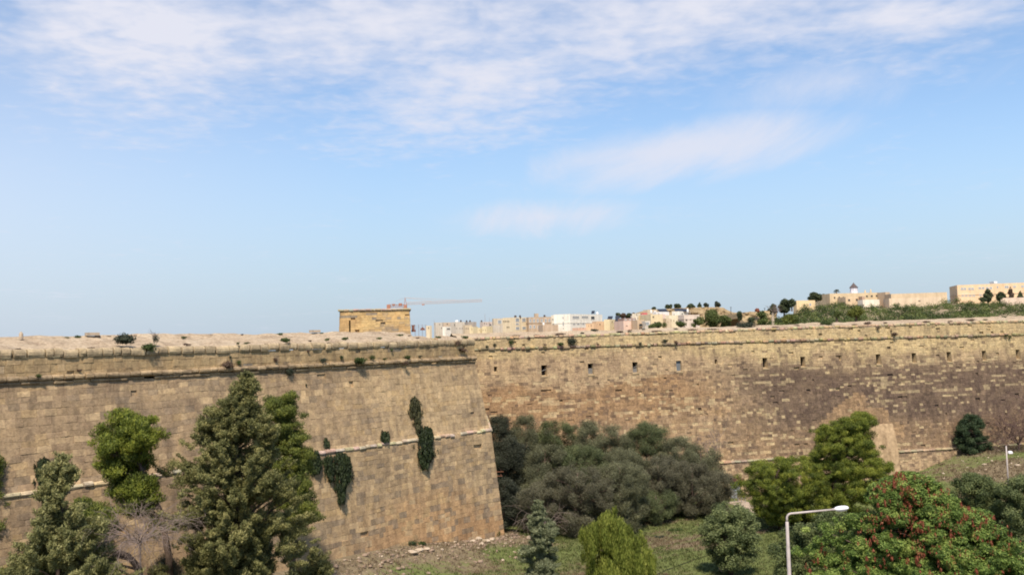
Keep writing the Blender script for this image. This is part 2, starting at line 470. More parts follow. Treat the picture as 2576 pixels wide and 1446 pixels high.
def parapet_top(W, u0, u1, ua, zc, zt, deep, drop, name, parent, seed, du=0.45):
    """the sloping upper surface between the capstones and the crest, and its back"""
    mb = MB(); ts = [0, 0.08, 0.16, 0.26, 0.36, 0.46, 0.56, 0.66, 0.75, 0.84, 0.9, 0.95, 1.0, 1.06, 1.15, 1.4]
    nu = int((u1 - u0) / du) + 1; k = len(ts)
    for i in range(nu + 1):
        u = u0 + (u1 - u0) * i / nu
        for t in ts:
            o = -0.5 - t * deep
            zl = zc(u) if callable(zc) else zc; zh = zt(u) if callable(zt) else zt
            if t <= 1: z = zl + (zh - zl) * (t ** 0.9)
            else: z = zh - drop * min(1.0, (t - 1) / 0.3)
            p = W.pt(u, z, o)
            e = 0.5 if t == 0 else 1.0
            r = fbm(p.x * 0.55, p.y * 0.55, seed, 5) * 0.14 + fbm(p.x * 2.1, p.y * 2.1, seed + 3, 3) * 0.07
            step = 0.10 * math.floor(2.2 * fbm(u * 0.12, t * 2.0, seed + 9, 3) + 0.5)
            mb.v.append((p.x, p.y, p.z - 0.03 + (r + step * (1 if 0.1 < t <= 1.06 else 0)) * e * (0.6 if t > 0.9 else 1.0)))
    flip = W.d.cross(Vector((0, 0, 1))).dot(W.n) > 0
    for i in range(nu):
        for j in range(k - 1):
            q = (i * k + j, (i + 1) * k + j, (i + 1) * k + j + 1, i * k + j + 1)
            mb.f.append(tuple(reversed(q)) if flip else q)
    return mb.build(name, M['rubble_top'], parent)
parapet_top(BW, 4.6, 64, 0, 20.16, 21.22, 5.2, 0.6, 'sloping_top', bast, 2.0)
# filled corner of the bastion top
def corner_top():
    mb = MB(); n = 26
    for i in range(n + 1):
        for j in range(n + 1):
            u = -0.1 + 5.2 * i / n; v = 0.3 + 21.0 * j / n
            p = BW.pt(u, 0) + FWL.d * v
            din = min(-(p - BW.p0).dot(BW.n), -(p - FWL.p0).dot(FWL.n))
            z = 20.16 + 0.96 * min(1.0, max(0.0, (din - 0.5) / 5.2)) ** 0.9 + fbm(p.x * 0.6, p.y * 0.6, 2.2, 5) * 0.12
            mb.v.append((p.x, p.y, z - 0.03))
    for i in range(n):
        for j in range(n):
            mb.f.append((i * (n + 1) + j, (i + 1) * (n + 1) + j, (i + 1) * (n + 1) + j + 1, i * (n + 1) + j + 1))
    return mb.build('corner_top', M['rubble_top'], bast)
corner_top()

# ---- curtain (far wall)
CD = (0.9736, 0.2278); CN = (0.2278, -0.9736)
c_off = interp([(-3.0, 2.25), (3.08, 1.85), (3.16, 1.45), (18.6, 0.0), (22, -0.03)])
CW = Wall((-5.0, 115.0), CD, CN, c_off)
CZC = lambda u: 0.55 * sst(-5, 85, u)
HOLES = []
WIN = [(1369, 'bar'), (1486, 'board'), (1598, 'shelf'), (1708, 'pane'), (1925, 'open'), (2020, 'open'), (2210, 'open'), (2300, 'open'), (2388, 'open'), (2476, 'open'), (2561, 'filled')]
SMALL = [(1802, 914), (2114, 902), (1246, 908)]
for vx, kind in WIN:
    hz = 856 - 0.026 * (vx - 1288)
    u, z = CW.find(vx, hz + (20 - 16.0) * FPX / (115 + (vx - 1190) / 1386 * 19))
    HOLES.append((u - 0.37, u + 0.37, 15.3, 16.7, kind))
for vx, vy in SMALL:
    u, z = CW.find(vx, vy); HOLES.append((u - 0.2, u + 0.2, 16.0, 16.7, 'small'))
ROWN = {}
def curtain_col(u, z):
    p = CW.face(u, z); vx, vy = proj(p)
    d = vy - (880 - 0.029 * (vx - 1190))                    # how far under the cornice
    n1 = fbm(u * 0.09, z * 0.22, 5.5); n2 = fbm(u * 0.35, z * 0.6, 9.1, 3); n3 = fbm(u * 0.8, z * 0.28, 2.1, 3)
    rk = round(z / 0.38); rn = fbm(u * 0.09, rk * 0.73, 3.3, 3)
    yel = (0.56, 0.43, 0.24); tan = (0.49, 0.36, 0.215); bro = (0.35, 0.245, 0.155); crust = (0.135, 0.094, 0.072); ora = (0.34, 0.212, 0.115); pale = (0.56, 0.44, 0.26)
    rec = 0.0
    if z > 18.6:
        c = mixv(yel, tan, 0.25 + 0.5 * n2); lightp = 0.05; darkp = 0.03
    else:
        edge = 26 + 16 * n1 + 12 * n2 + 14 * n3
        right = sst(1780, 1960, vx + 60 * n1)
        up = mixv(yel, (0.43, 0.32, 0.18), 0.3 + 0.6 * n2 + 0.3 * (1 - right))
        # left part: tan, then an orange-brown belt, then brown with light rows
        left = mixv(tan, bro, 0.42 + 0.6 * n2 + 0.12 * n3)
        belt = sst(84, 108, d + 30 * n1 + 14 * n2) * (1 - sst(190, 225, d + 40 * n1)) * sst(1150, 1230, vx) * (1 - sst(1760, 1900, vx + 80 * n1))
        left = mixv(left, ora, 0.85 * belt)
        lb = mixv(bro, (0.36, 0.24, 0.135), 0.5 + n2)
        left = mixv(left, lb, sst(165, 210, d + 30 * n1) * 0.8)
        # right part: black-brown crust with bare light blocks showing through
        cr = mixv(crust, (0.205, 0.145, 0.10), 0.5 + 0.9 * n2)
        lower = sst(195, 235, d + 20 * n1)
        cr = mixv(cr, (0.30, 0.205, 0.125), lower * 0.75)
        mid = mixv(tan, cr, 0.52 + 0.6 * n2 + 0.5 * n3)
        rgt = mixv(mid, cr, sst(52, 92, d + 16 * n2 + 14 * n1))
        c = mixv(left, rgt, right)
        c = mixv(up, c, sst(-10, 14, d - edge * (0.75 + 0.6 * right)))
        deep = sst(60, 100, d)
        lightp = 0.035 + 0.085 * right * sst(30, 60, d) * (1 - 0.75 * sst(150, 185, d) * (1 - sst(225, 240, d))) + 0.09 * deep * (1 - right) * sst(110, 140, d)
        lightp *= 0.25 + 4.6 * sst(0.02, 0.34, rn)
        darkp = 0.10 + 0.08 * deep
        # bare mortar patch above the buttress
        if 2060 < vx < 2275 and vy > 985 + abs(vx - 2158) * 0.72 + 14 * n2 and vy < 1085 + 0.1 * (vx - 2160) + 10 * n3:
            c = mixv((0.40, 0.265, 0.15), c, 0.25 + 0.5 * max(0, n2)); lightp = 0.03; darkp = 0.05
        if z < 3.1:
            c = mixv((0.43, 0.31, 0.19), bro, 0.25 + 0.8 * n3); lightp = 0.1
            if sst(2.2, 3.1, z + 0.8 * n3) > 0.5: c = mixv(c, crust, 0.55)
    q = random.random()
    if q < lightp: c = mixv(c, pale, random.uniform(0.25, 0.7)); rec = -0.03 if z < 17 else 0.0
    elif q > 1 - darkp: c = mixv(c, crust, random.uniform(0.3, 0.7))
    k = random.uniform(0.82, 1.16) if (z < 14 and vx > 1800) else (random.uniform(0.88, 1.12) if z < 14 else random.uniform(0.95, 1.05))
    return tuple(x * k for x in c), rec

curt = empty('curtain_wall', (-5.0, 115.0, 0), 'long far fortress wall with a row of small square openings and dark weathered patches', 'fortress wall')
mb = MB()
zc_ = courses([-3.0, 3.12, 15.3, 16.0, 16.7, 18.72], 0.31, 0.42)
block_wall(mb, CW, zc_, lambda z: -7.0, lambda z: 132.0, 0.34, 0.86, curtain_col, holes=HOLES, joint=0.010, depth=0.022, rough=0.022, pits=0.02)
mb.build('battered_face', M['stone_far'], curt)
mb = MB()
zp = courses([19.1, 20.22], 0.34, 0.4)
block_wall(mb, CW, zp, lambda z: -7.0, lambda z: 132.0, 0.34, 0.8, curtain_col, rough=0.02, joint=0.010, depth=0.02)
zp2 = courses([20.22, 20.8], 0.26, 0.3)
block_wall(mb, CW, zp2, lambda z: 10 + (z - 20.22) / 0.55 * 60, lambda z: 132.0, 0.4, 0.8, curtain_col, rough=0.02, joint=0.010, depth=0.02)
mb.build('parapet', M['stone_far'], curt)
mb = MB()
cprof = [(-0.5, 20.18), (0.05, 20.2), (0.09, 20.32), (0.05, 20.46), (-0.08, 20.5), (-0.5, 20.5)]
cc = lambda u, z: tuple(x * random.uniform(0.85, 1.12) for x in (0.50, 0.39, 0.24))
profile_blocks(mb, CW, -7, 132, cprof, 0.35, 0.85, cc, gap=0.02, jz=0.03, jo=0.03, zf=CZC, miss=0.02)
mb.build('capstone_row', M['stone_far'], curt)
mb = MB()
cprof = [(-0.1, 18.70), (0.06, 18.74), (0.13, 18.82), (0.18, 18.93), (0.14, 19.06), (0.04, 19.14), (-0.1, 19.14)]
cc2 = lambda u, z: tuple(x * random.uniform(0.8, 1.1) for x in mixv((0.44, 0.34, 0.21), (0.25, 0.185, 0.125), 0.4 + fbm(u * 0.4, 1.0)))
profile_blocks(mb, CW, -7, 132, cprof, 0.4, 0.9, cc2, gap=0.03, jz=0.03, jo=0.05, miss=0.012)
mb.build('cornice', M['stone_far'], curt)
mb = MB()
cprof = [(1.2, 2.98), (1.92, 3.0), (1.95, 3.12), (1.88, 3.22), (1.2, 3.3)]
lc2 = lambda u, z: tuple(x * random.uniform(0.85, 1.15) for x in (0.44, 0.34, 0.22))
profile_blocks(mb, CW, 20, 132, cprof, 0.5, 1.1, lc2, gap=0.02, jz=0.02, jo=0.02)
mb.build('plinth_ledge', M['stone_far'], curt)
parapet_top(CW, -2, 132, 0, lambda u: 20.42 + CZC(u), lambda u: 21.12 + 0.55 * sst(20, 85, u), 5.5, 0.5, 'sloping_top', curt, 7.0, 0.6)
# windows: reveals, dark rooms behind, surrounds
M['dark_room'] = mat_plain('dark_interior', (0.012, 0.010, 0.009), 1.0, 0.1, spec=0.0)
M['reveal'] = mat_plain('window_reveal_stone', (0.40, 0.30, 0.18), 0.95, 0.2, 3.0, spec=0.1)
M['board'] = mat_plain('grey_boarding', (0.17, 0.16, 0.15), 0.8, 0.25, 3.0)
M['glass_grey'] = mat_plain('dusty_pane', (0.15, 0.165, 0.18), 0.3, 0.15, 2.0)
M['mortar'] = mat_plain('mortar_infill', (0.30, 0.22, 0.15), 1.0, 0.25, 3.0, spec=0.05)
M['rust'] = mat_plain('rusty_iron', (0.12, 0.06, 0.035), 0.8, 0.3, 6.0)
for u0, u1, z0, z1, kind in HOLES:
    dp = 0.75 if kind != 'small' else 0.5
    mb = MB(); o = 0.012
    F = lambda u, z: CW.face(u, z, -0.045)
    Bk = lambda u, z: CW.face(u, z, -dp)
    a = [F(u0 - o, z0 - o), F(u1 + o, z0 - o), F(u1 + o, z1 + o), F(u0 - o, z1 + o)]
    s = 0.10
    b = [Bk(u0 + s, z0 + s), Bk(u1 - s, z0 + s), Bk(u1 - s, z1), Bk(u0 + s, z1)]
    mb.add(a + b, [(0, 1, 5, 4), (1, 2, 6, 5), (2, 3, 7, 6), (3, 0, 4, 7)])
    w = mb.build('window', M['reveal'], curt)
    mb = MB(); mb.add([p for p in b], [(0, 1, 2, 3)]); q = [p - CW.n * 0.05 for p in b]
    mb.add(b + q, [(0, 1, 5, 4), (1, 2, 6, 5), (2, 3, 7, 6), (3, 0, 4, 7), (7, 6, 5, 4)])
    mb.build('dark_opening', M['mortar'] if kind == 'filled' else M['dark_room'], w)
    if kind in ('board', 'pane', 'shelf'):
        mb = MB(); zt = {'board': z0 + 0.75, 'pane': z1 - 0.06, 'shelf': z0 + 0.55}[kind]
        c0 = CW.face(u0 + 0.04, z0 + 0.04, -0.42); mb.box(c0, CW.d * (u1 - u0 - 0.08), CW.n * 0.04, Vector((0, 0, zt - z0)))
        mb.build('infill_panel', M['glass_grey'] if kind == 'pane' else M['board'], w)
    if kind in ('bar', 'shelf'):
        mb = MB(); mb.tube([CW.face(u0 + 0.02, z0 + 0.62, -0.3), CW.face(u1 - 0.02, z0 + 0.85, -0.3)], [0.05, 0.05], 6)
        mb.build('cross_bar', M['board'], w)
    if kind != 'small':
        mb = MB()
        mb.box(CW.face(u0 - 0.12, z0 - 0.17, 0.0) - CW.n * 0.1, CW.d * (u1 - u0 + 0.24), CW.n * 0.17, Vector((0, 0, 0.14)))
        mb.build('sill', M['reveal'], w)
# plaster buttress on the right
M['plaster_tan'] = mat_plain('tan_render', (0.40, 0.285, 0.172), 0.95, 0.32, 1.6, streak=0.4, spec=0.08)
ub0, _ = CW.find(2188, 1120); ub1, _ = CW.find(2251, 1120)
bt = MB()
pr = [(-2.5, 2.62), (3.2, 2.15), (5.2, 1.75), (7.0, 1.16)]
vs = []
for u in (ub0, ub1):
    for z, o_ in pr: vs.append(CW.pt(u, z, o_))
    for z in (7.0, -2.5): vs.append(CW.pt(u, z, 0.9))
k = 6
bt.add(vs, [tuple(reversed(range(k))), tuple(range(k, 2 * k))] + [(i, (i + 1) % k, k + (i + 1) % k, k + i) for i in range(k)])
bt.build('buttress', M['plaster_tan'], curt)
# ================================================================== ground
def gh(x, y):
    p = Vector((x, y, 0)); h = 0.0
    db = (p - BW.p0).dot(BW.n); ub = (p - BW.p0).dot(BW.d)
    if ub > -8:
        hb = 1.25 + 1.5 * sst(0, 17, ub) + 1.2 * sst(17, 45, ub)
        h += hb * (1 - sst(2.2, 7.5, db + 0.8 * fbm(x * 0.2, y * 0.2))) * sst(-8, 0, ub)
    dc = (p - CW.p0).dot(CW.n); uc = (p - CW.p0).dot(CW.d)
    h += -1.6 * (1 - sst(3, 14, dc)) * (1 - sst(46, 58, uc))
    h += 2.9 * sst(60, 73, uc) * (1 - sst(8, 50, dc))
    h += 0.22 * fbm(x * 0.08, y * 0.08, 1.0, 4) + 0.05 * fbm(x * 0.6, y * 0.6, 2.0, 3)
    return h
def ground_mat():
    m, nt, b, out = new_mat('grass_and_dry_soil')
    a = N(nt, 'Attribute', attribute_name='col').outputs['Color']
    sp = N(nt, 'SeparateColor'); nt.links.new(a, sp.inputs[0])
    n0 = noise_node(nt, 0.35, 5, 0.6); n1 = noise_node(nt, 1.6, 6, 0.7, stretch=(0.6, 1.6, 1)); n2 = noise_node(nt, 7.0, 5, 0.7)
    soil = ramp(nt, n1, [(0.3, (0.115, 0.090, 0.058)), (0.5, (0.19, 0.150, 0.096)), (0.72, (0.30, 0.235, 0.148))])
    grass = ramp(nt, n2, [(0.3, (0.082, 0.102, 0.034)), (0.55, (0.145, 0.170, 0.058)), (0.75, (0.235, 0.225, 0.100))])
    ad = N(nt, 'Math', operation='ADD'); nt.links.new(sp.outputs[0], ad.inputs[0])
    sb = N(nt, 'Math', operation='SUBTRACT'); nt.links.new(n1, sb.inputs[0]); sb.inputs[1].default_value = 0.5
    mu = N(nt, 'Math', operation='MULTIPLY'); nt.links.new(sb.outputs[0], mu.inputs[0]); mu.inputs[1].default_value = 1.9
    nt.links.new(mu.outputs[0], ad.inputs[1])
    f = ramp(nt, ad.outputs[0], [(0.34, g3(0)), (0.66, g3(1))])
    c = mixc(nt, 'MIX', f, soil, grass)
    st = mixc(nt, 'MIX', ramp(nt, n2, [(0.66, g3(0)), (0.78, g3(0.6))]), c, (0.42, 0.34, 0.25))
    mk = N(nt, 'MixRGB'); nt.links.new(sp.outputs[1], mk.inputs[0]); nt.links.new(c, mk.inputs[1]); nt.links.new(st, mk.inputs[2])
    nt.links.new(mk.outputs[0], b.inputs['Base Color']); b.inputs['Roughness'].default_value = 1.0; b.inputs['Specular IOR Level'].default_value = 0.05
    bump(nt, b, n2, 0.8, 0.15)
    return m
M['ground'] = ground_mat()
def greenness(x, y):
    p = Vector((x, y, 0)); db = (p - BW.p0).dot(BW.n); ub = (p - BW.p0).dot(BW.d)
    g = 0.68 + 0.46 * fbm(x * 0.09 + 4, y * 0.16, 3.0, 4) + 0.14 * sst(5, 22, x)
    if ub > -4: g -= 0.55 * (1 - sst(3.6, 5.6, db)) * sst(-4, 0, ub)
    g -= 0.14 * sst(-8, -24, x)
    g -= 0.36 * sst(48, 60, x) * sst(95, 106, y)
    trk = abs((x - 14) - (y - 86) * 1.15)
    if 6 < x < 32: g -= 0.35 * (1 - sst(0.4, 1.2, min(trk, abs(trk - 2.6))))
    st = (1 - sst(3.4, 5.2, db)) * sst(-5, 0, ub) if ub > -6 else 0
    st = max(st, 0.25 * sst(50, 60, x))
    return max(0, min(1, g)), st
def ground():
    xs = [-3500, -1500, -700, -350, -200, -120, -80] + list(np.arange(-60, 110.1, 1.0)) + [130, 170, 250, 400, 800, 1600, 3500]
    ys = [-3500, -1500, -600, -200, -60, 0, 20, 35] + list(np.arange(45, 141, 0.9)) + [150, 180, 250, 500, 1000, 2000, 4500]
    mb = MB()
    for y in ys:
        for x in xs:
            inside = -60 <= x <= 110 and 45 <= y <= 141
            mb.v.append((x, y, gh(x, y) if inside else (-0.2 if y < 45 else gh(max(-60, min(110, x)), max(45, min(141, y))))))
            g, s = greenness(x, y) if inside else (0.4, 0.1)
            mb.c.append((g, s, 0.0))
    k = len(xs)
    for j in range(len(ys) - 1):
        for i in range(k - 1): mb.f.append((j * k + i, j * k + i + 1, (j + 1) * k + i + 1, (j + 1) * k + i))
    o = mb.build('ground', M['ground'], None, smooth=True); tag(o, 'ditch floor of patchy green grass and bare brown soil', kind='structure')
ground()

# ================================================================== foliage
def leaf_mesh(name, pos, axis, nrm, L, W, tint, mat, parent=None, origin=None):
    """many small pointed leaves: pos, axis, nrm (n x 3), L, W, tint (n)"""
    n = len(pos); off = np.array(parent_loc(parent) if parent else (origin if origin is not None else (0, 0, 0)), dtype=np.float64)
    axis = axis / (np.linalg.norm(axis, axis=1, keepdims=True) + 1e-9)
    side = np.cross(axis, nrm); side /= (np.linalg.norm(side, axis=1, keepdims=True) + 1e-9)
    p = pos - off
    a = axis * (L[:, None] * 0.5); b = side * (W[:, None] * 0.5)
    v = np.empty((n, 4, 3)); v[:, 0] = p - a; v[:, 1] = p + b - a * 0.1; v[:, 2] = p + a; v[:, 3] = p - b - a * 0.1
    me = bpy.data.meshes.new(name)
    me.vertices.add(n * 4); me.vertices.foreach_set('co', v.reshape(-1).astype(np.float32))
    me.loops.add(n * 4); me.loops.foreach_set('vertex_index', np.arange(n * 4, dtype=np.int32))
    me.polygons.add(n); me.polygons.foreach_set('loop_start', np.arange(0, n * 4, 4, dtype=np.int32))
    try: me.polygons.foreach_set('loop_total', np.full(n, 4, dtype=np.int32))
    except Exception: pass
    t = me.attributes.new('tint', 'FLOAT', 'POINT'); t.data.foreach_set('value', np.repeat(np.clip(tint, 0, 1), 4).astype(np.float32))
    me.materials.append(mat); me.update(calc_edges=True)
    o = bpy.data.objects.new(name, me); C.objects.link(o)
    if parent: o.parent = parent
    elif origin is not None: o.location = origin
    return o
def unit(n):
    v = RNG.normal(size=(n, 3)); return v / np.linalg.norm(v, axis=1, keepdims=True)
def puff(c, r, n, mode, spread=0.6, bias=0.42, up=0.25):
    """leaves through one clump: returns pos, axis, nrm"""
    d = unit(n); rho = RNG.random(n) ** bias
    pos = np.array(c) + d * rho[:, None] * np.array(r)
    j = unit(n)
    if mode == 'needle': axis = d * 0.8 + np.array([0, 0, up * 2]) + j * 0.6; nrm = d * 0.8 + np.array([0, -0.15, 0.5]) + unit(n) * 0.75; nrm = nrm / np.linalg.norm(nrm, axis=1, keepdims=True); axis = axis - nrm * (np.sum(axis * nrm, axis=1, keepdims=True) * 0.8)
    elif mode == 'up': axis = d * 0.3 + np.array([0, 0, 1.0]) + j * 0.35; nrm = d + np.array([0, -0.2, 0.4]) + j * 0.6
    elif mode == 'hang': axis = d * 0.3 + np.array([0, 0, -1.0]) + j * 0.4; nrm = d + j * 0.5
    else:
        nrm = d + np.array([0, 0, up]) + j * spread; axis = np.cross(nrm, unit(n))
    return pos, axis, nrm

SPEC = {
    # clump radius, flatness, clumps per m3-ish, leaves per clump, leaf length, leaf width, mode, upward bias, jag
    'pine':   dict(cr=0.52, flat=0.66, n=1.6, leaves=310, L=0.18, W=0.045, mode='needle', up=0.5, jag=0.34, hole=-0.22, spread=0.75, tv=0.46, fq=1.5),
    'cypress': dict(cr=0.34, flat=1.0, n=1.5, leaves=200, L=0.16, W=0.052, mode='needle', up=0.35, jag=0.46, hole=-0.04, spread=0.9, tv=0.42, fq=1.3),
    'olive':  dict(cr=0.66, flat=0.85, n=1.25, leaves=520, L=0.16, W=0.042, mode='needle', up=0.3, jag=0.2, hole=-0.32, spread=1.1, tv=0.34, fq=1.3),
    'thuja':  dict(cr=0.36, flat=2.3, n=1.5, leaves=230, L=0.24, W=0.055, mode='up', up=0.8, jag=0.28, hole=-0.14, spread=0.5, tv=0.42),
    'dense':  dict(cr=0.52, flat=0.85, n=1.4, leaves=260, L=0.16, W=0.075, mode='leaf', up=0.4, jag=0.18, hole=-0.28, spread=0.9, tv=0.40, fq=1.5),
    'leafy':  dict(cr=0.44, flat=0.65, n=1.5, leaves=210, L=0.17, W=0.07, mode='leaf', up=0.7, jag=0.35, hole=-0.16, spread=0.95, tv=0.5, fq=1.5),
}
def crown(rows, Y, sp, seed, mat, parent, dens=1.0, leafk=1.0, depth=0.9, name='crown', hole=None):
    """foliage filling the silhouette rows (height, left, right) read off the photograph, standing at distance Y with real depth"""
    s = SPEC[sp]; R = []
    for vy, xl, xr in rows:
        a = at(xl, vy, Y); b = at(xr, vy, Y); R.append(((a.z + b.z) / 2, a.x, b.x))
    R.sort()
    zs = [r[0] for r in R]; z0, z1 = zs[0], zs[-1]
    area = sum((b[0] - a[0]) * ((a[2] - a[1]) + (b[2] - b[1])) / 2 for a, b in zip(R, R[1:]))
    wmax = max(r[2] - r[1] for r in R)
    ncl = max(10, int(area / (s['cr'] ** 2) * s['n'] * dens * 1.15 * (1.0 + 0.10 * wmax / s['cr'] / 3)))
    hole = s['hole'] if hole is None else hole
    P, A, NR, TT, LL, WW = [], [], [], [], [], []
    tips = []; tries = 0
    while len(tips) < ncl and tries < ncl * 12:
        tries += 1
        z = z0 + (z1 - z0) * random.random()
        _, xl, xr = lerp_rows(R, 0, z)
        hw = (xr - xl) / 2
        if random.random() > (0.7 + hw) / (0.7 + wmax / 2): continue
        th = random.uniform(0, 2 * math.pi); rho = random.random() ** 0.42
        cr = s['cr'] * random.uniform(0.6, 1.3) * min(1.0, 0.3 + 0.75 * hw)
        fq = s.get('fq', 1.0); nn = fbm(math.cos(th) * 1.8 * fq + seed, math.sin(th) * 1.8 * fq + seed * 0.7, z * 0.6 * fq + seed, 3)
        ex = (1 + s['jag'] * nn * 1.5)
        k = max(0.05, 1 - (1.3 if sp == 'cypress' else 0.75) * cr / max(hw, 0.1)) * ex
        x = (xl + xr) / 2 + hw * k * rho * math.cos(th); y = Y + hw * depth * k * rho * math.sin(th)
        if rho > 0.3 and fbm(x * 0.55 * fq + seed, y * 0.16 * fq, z * 0.6 * fq, 3) < hole: continue
        tips.append((x, y, z, cr))
        n = int(s['leaves'] * leafk * (cr / s['cr']) ** 2 * random.uniform(0.75, 1.25)) + 12
        p, a, nr = puff((x, y, z), (cr, cr, cr * s['flat']), n, s['mode'], s['spread'], 0.45, s['up'])
        if sp == 'cypress' and random.random() < 0.7:      # sprays that stick out and up
            dv = np.array([math.cos(th), math.sin(th), random.uniform(0.1, 0.9)]); dv /= np.linalg.norm(dv)
            p = np.array((x, y, z)) + (p - np.array((x, y, z))) * 0.55 + dv * RNG.uniform(-0.3, 1.0, n)[:, None] * cr * random.uniform(1.2, 2.4)
        t0 = random.gauss(0.5, s['tv'] * 0.45)
        P.append(p); A.append(a); NR.append(nr); TT.append(t0 + RNG.normal(0, s['tv'] * 0.5, n))
        lk = RNG.uniform(0.6, 1.35, n); LL.append(s['L'] * lk); WW.append(s['W'] * lk)
    P = np.concatenate(P); A = np.concatenate(A); NR = np.concatenate(NR); TT = np.concatenate(TT); LL = np.concatenate(LL); WW = np.concatenate(WW)
    o = leaf_mesh(name, P, A, NR, LL, WW, TT, mat, parent)
    return o, R, tips
def limbs(mb, axis_pts, tips, r0, frac=0.5, bend=0.25, nmax=60):
    """branches from the stem to the foliage clumps"""
    pts = [Vector(p) for p in axis_pts]
    sel = random.sample(tips, min(len(tips), nmax))
    for x, y, z, cr in sel:
        tp = Vector((x, y, z)); best = None
        zb = z - (0.25 + frac) * math.hypot(x - pts[-1].x, y - pts[-1].y) * 0.8
        b = min(pts, key=lambda q: abs(q.z - zb))
        i = pts.index(b)
        for a_, b_ in zip(pts, pts[1:]):
            if a_.z <= zb <= b_.z: b = a_.lerp(b_, (zb - a_.z) / (b_.z - a_.z + 1e-6)); break
        m = b.lerp(tp, 0.5) + Vector((random.gauss(0, bend * 0.5), random.gauss(0, bend * 0.5), bend * 0.6))
        L = (tp - b).length
        r = min(r0 * 0.5, 0.02 + 0.013 * L)
        mb.tube([b, m, tp], [r, r * 0.65, r * 0.25], 5, cap=False)
M['bark'] = mat_plain('grey_brown_bark', (0.105, 0.075, 0.058), 0.95, 0.3, 4.0, spec=0.1)
M['bark_dark'] = mat_plain('dark_bark', (0.035, 0.026, 0.024), 0.95, 0.3, 4.0, spec=0.1)
M['twig'] = mat_plain('bare_grey_twigs', (0.20, 0.155, 0.135), 0.9, 0.25, 3.0, spec=0.1)
M['twig_brown'] = mat_plain('bare_brown_twigs', (0.14, 0.092, 0.078), 0.95, 0.25, 3.0, spec=0.1)
M['pine'] = mat_leaf('pine_needles', (0.0450, 0.0629, 0.0143), (0.1424, 0.1792, 0.0286), (0.3074, 0.3220, 0.0501), 0.38)
M['pine_deep'] = mat_leaf('deep_green_needles', (0.0420, 0.0588, 0.0172), (0.1230, 0.1512, 0.0343), (0.2476, 0.2591, 0.0515), 0.38)  # deeper green needles for the darker pines
M['cypress'] = mat_leaf('grey_green_cypress', (0.0657, 0.0707, 0.0265), (0.1739, 0.1751, 0.0647), (0.3573, 0.3283, 0.1323), 0.38)
M['cypress_pale'] = mat_leaf('pale_cypress', (0.0867, 0.0938, 0.0361), (0.2044, 0.2063, 0.0803), (0.3897, 0.3674, 0.1593), 0.38)
M['olive'] = mat_leaf('grey_olive_leaves', (0.0580, 0.0596, 0.0336), (0.1399, 0.1430, 0.0806), (0.2646, 0.2638, 0.1452), 0.38)
M['olive_brown'] = mat_leaf('brownish_tamarisk', (0.0623, 0.0572, 0.0370), (0.1364, 0.1289, 0.0819), (0.2299, 0.2218, 0.1374), 0.38)
M['olive_green'] = mat_leaf('green_olive_leaves', (0.0465, 0.0576, 0.0274), (0.1178, 0.1397, 0.0630), (0.2320, 0.2549, 0.1151), 0.38)
M['olive_dark'] = mat_leaf('shade_tinted_thicket_leaves', (0.014, 0.017, 0.010), (0.038, 0.043, 0.028), (0.08, 0.085, 0.055), 0.2)  # shade of the bastion flank put into the leaf colour of the leftmost trees
M['young_cypress'] = mat_leaf('young_pale_cypress', (0.075, 0.090, 0.045), (0.19, 0.21, 0.115), (0.34, 0.36, 0.21), 0.4)
M['thuja'] = mat_leaf('yellow_green_scale_leaves', (0.080, 0.100, 0.020), (0.225, 0.265, 0.050), (0.42, 0.44, 0.105), 0.4)
M['round'] = mat_leaf('blue_green_leaves', (0.0620, 0.0824, 0.0334), (0.1531, 0.1853, 0.0759), (0.2916, 0.3260, 0.1366), 0.38)
M['shrub'] = mat_leaf('dull_green_leaves', (0.0527, 0.0721, 0.0299), (0.1299, 0.1638, 0.0628), (0.2545, 0.2785, 0.1121), 0.38)
M['leafy'] = mat_leaf('bright_green_leaflets', (0.0574, 0.0915, 0.0202), (0.1650, 0.2452, 0.0538), (0.3409, 0.4087, 0.1075), 0.38)
M['dark_leaf'] = mat_leaf('very_dark_leaves', (0.0170, 0.0298, 0.0140), (0.0425, 0.0701, 0.0320), (0.0893, 0.1232, 0.0560))
M['caper'] = mat_leaf('dark_hanging_leaves', (0.0104, 0.0169, 0.0078), (0.0286, 0.0429, 0.0169), (0.0676, 0.0858, 0.0338))
M['caper_dry'] = mat_leaf('olive_hanging_stems', (0.0208, 0.0234, 0.0104), (0.0585, 0.0598, 0.0260), (0.1300, 0.1235, 0.0585))
M['dry'] = mat_leaf('dry_brown_scrub', (0.06, 0.036, 0.028), (0.12, 0.078, 0.056), (0.21, 0.15, 0.105))
M['greytuft'] = mat_leaf('grey_green_scrub', (0.022, 0.028, 0.018), (0.055, 0.064, 0.042), (0.105, 0.115, 0.075))
M['tuft'] = mat_leaf('green_scrub', (0.020, 0.034, 0.010), (0.055, 0.082, 0.022), (0.11, 0.14, 0.045))
M['pod'] = mat_leaf('red_brown_pods', (0.085, 0.014, 0.008), (0.185, 0.042, 0.022), (0.34, 0.13, 0.07), 0.15)

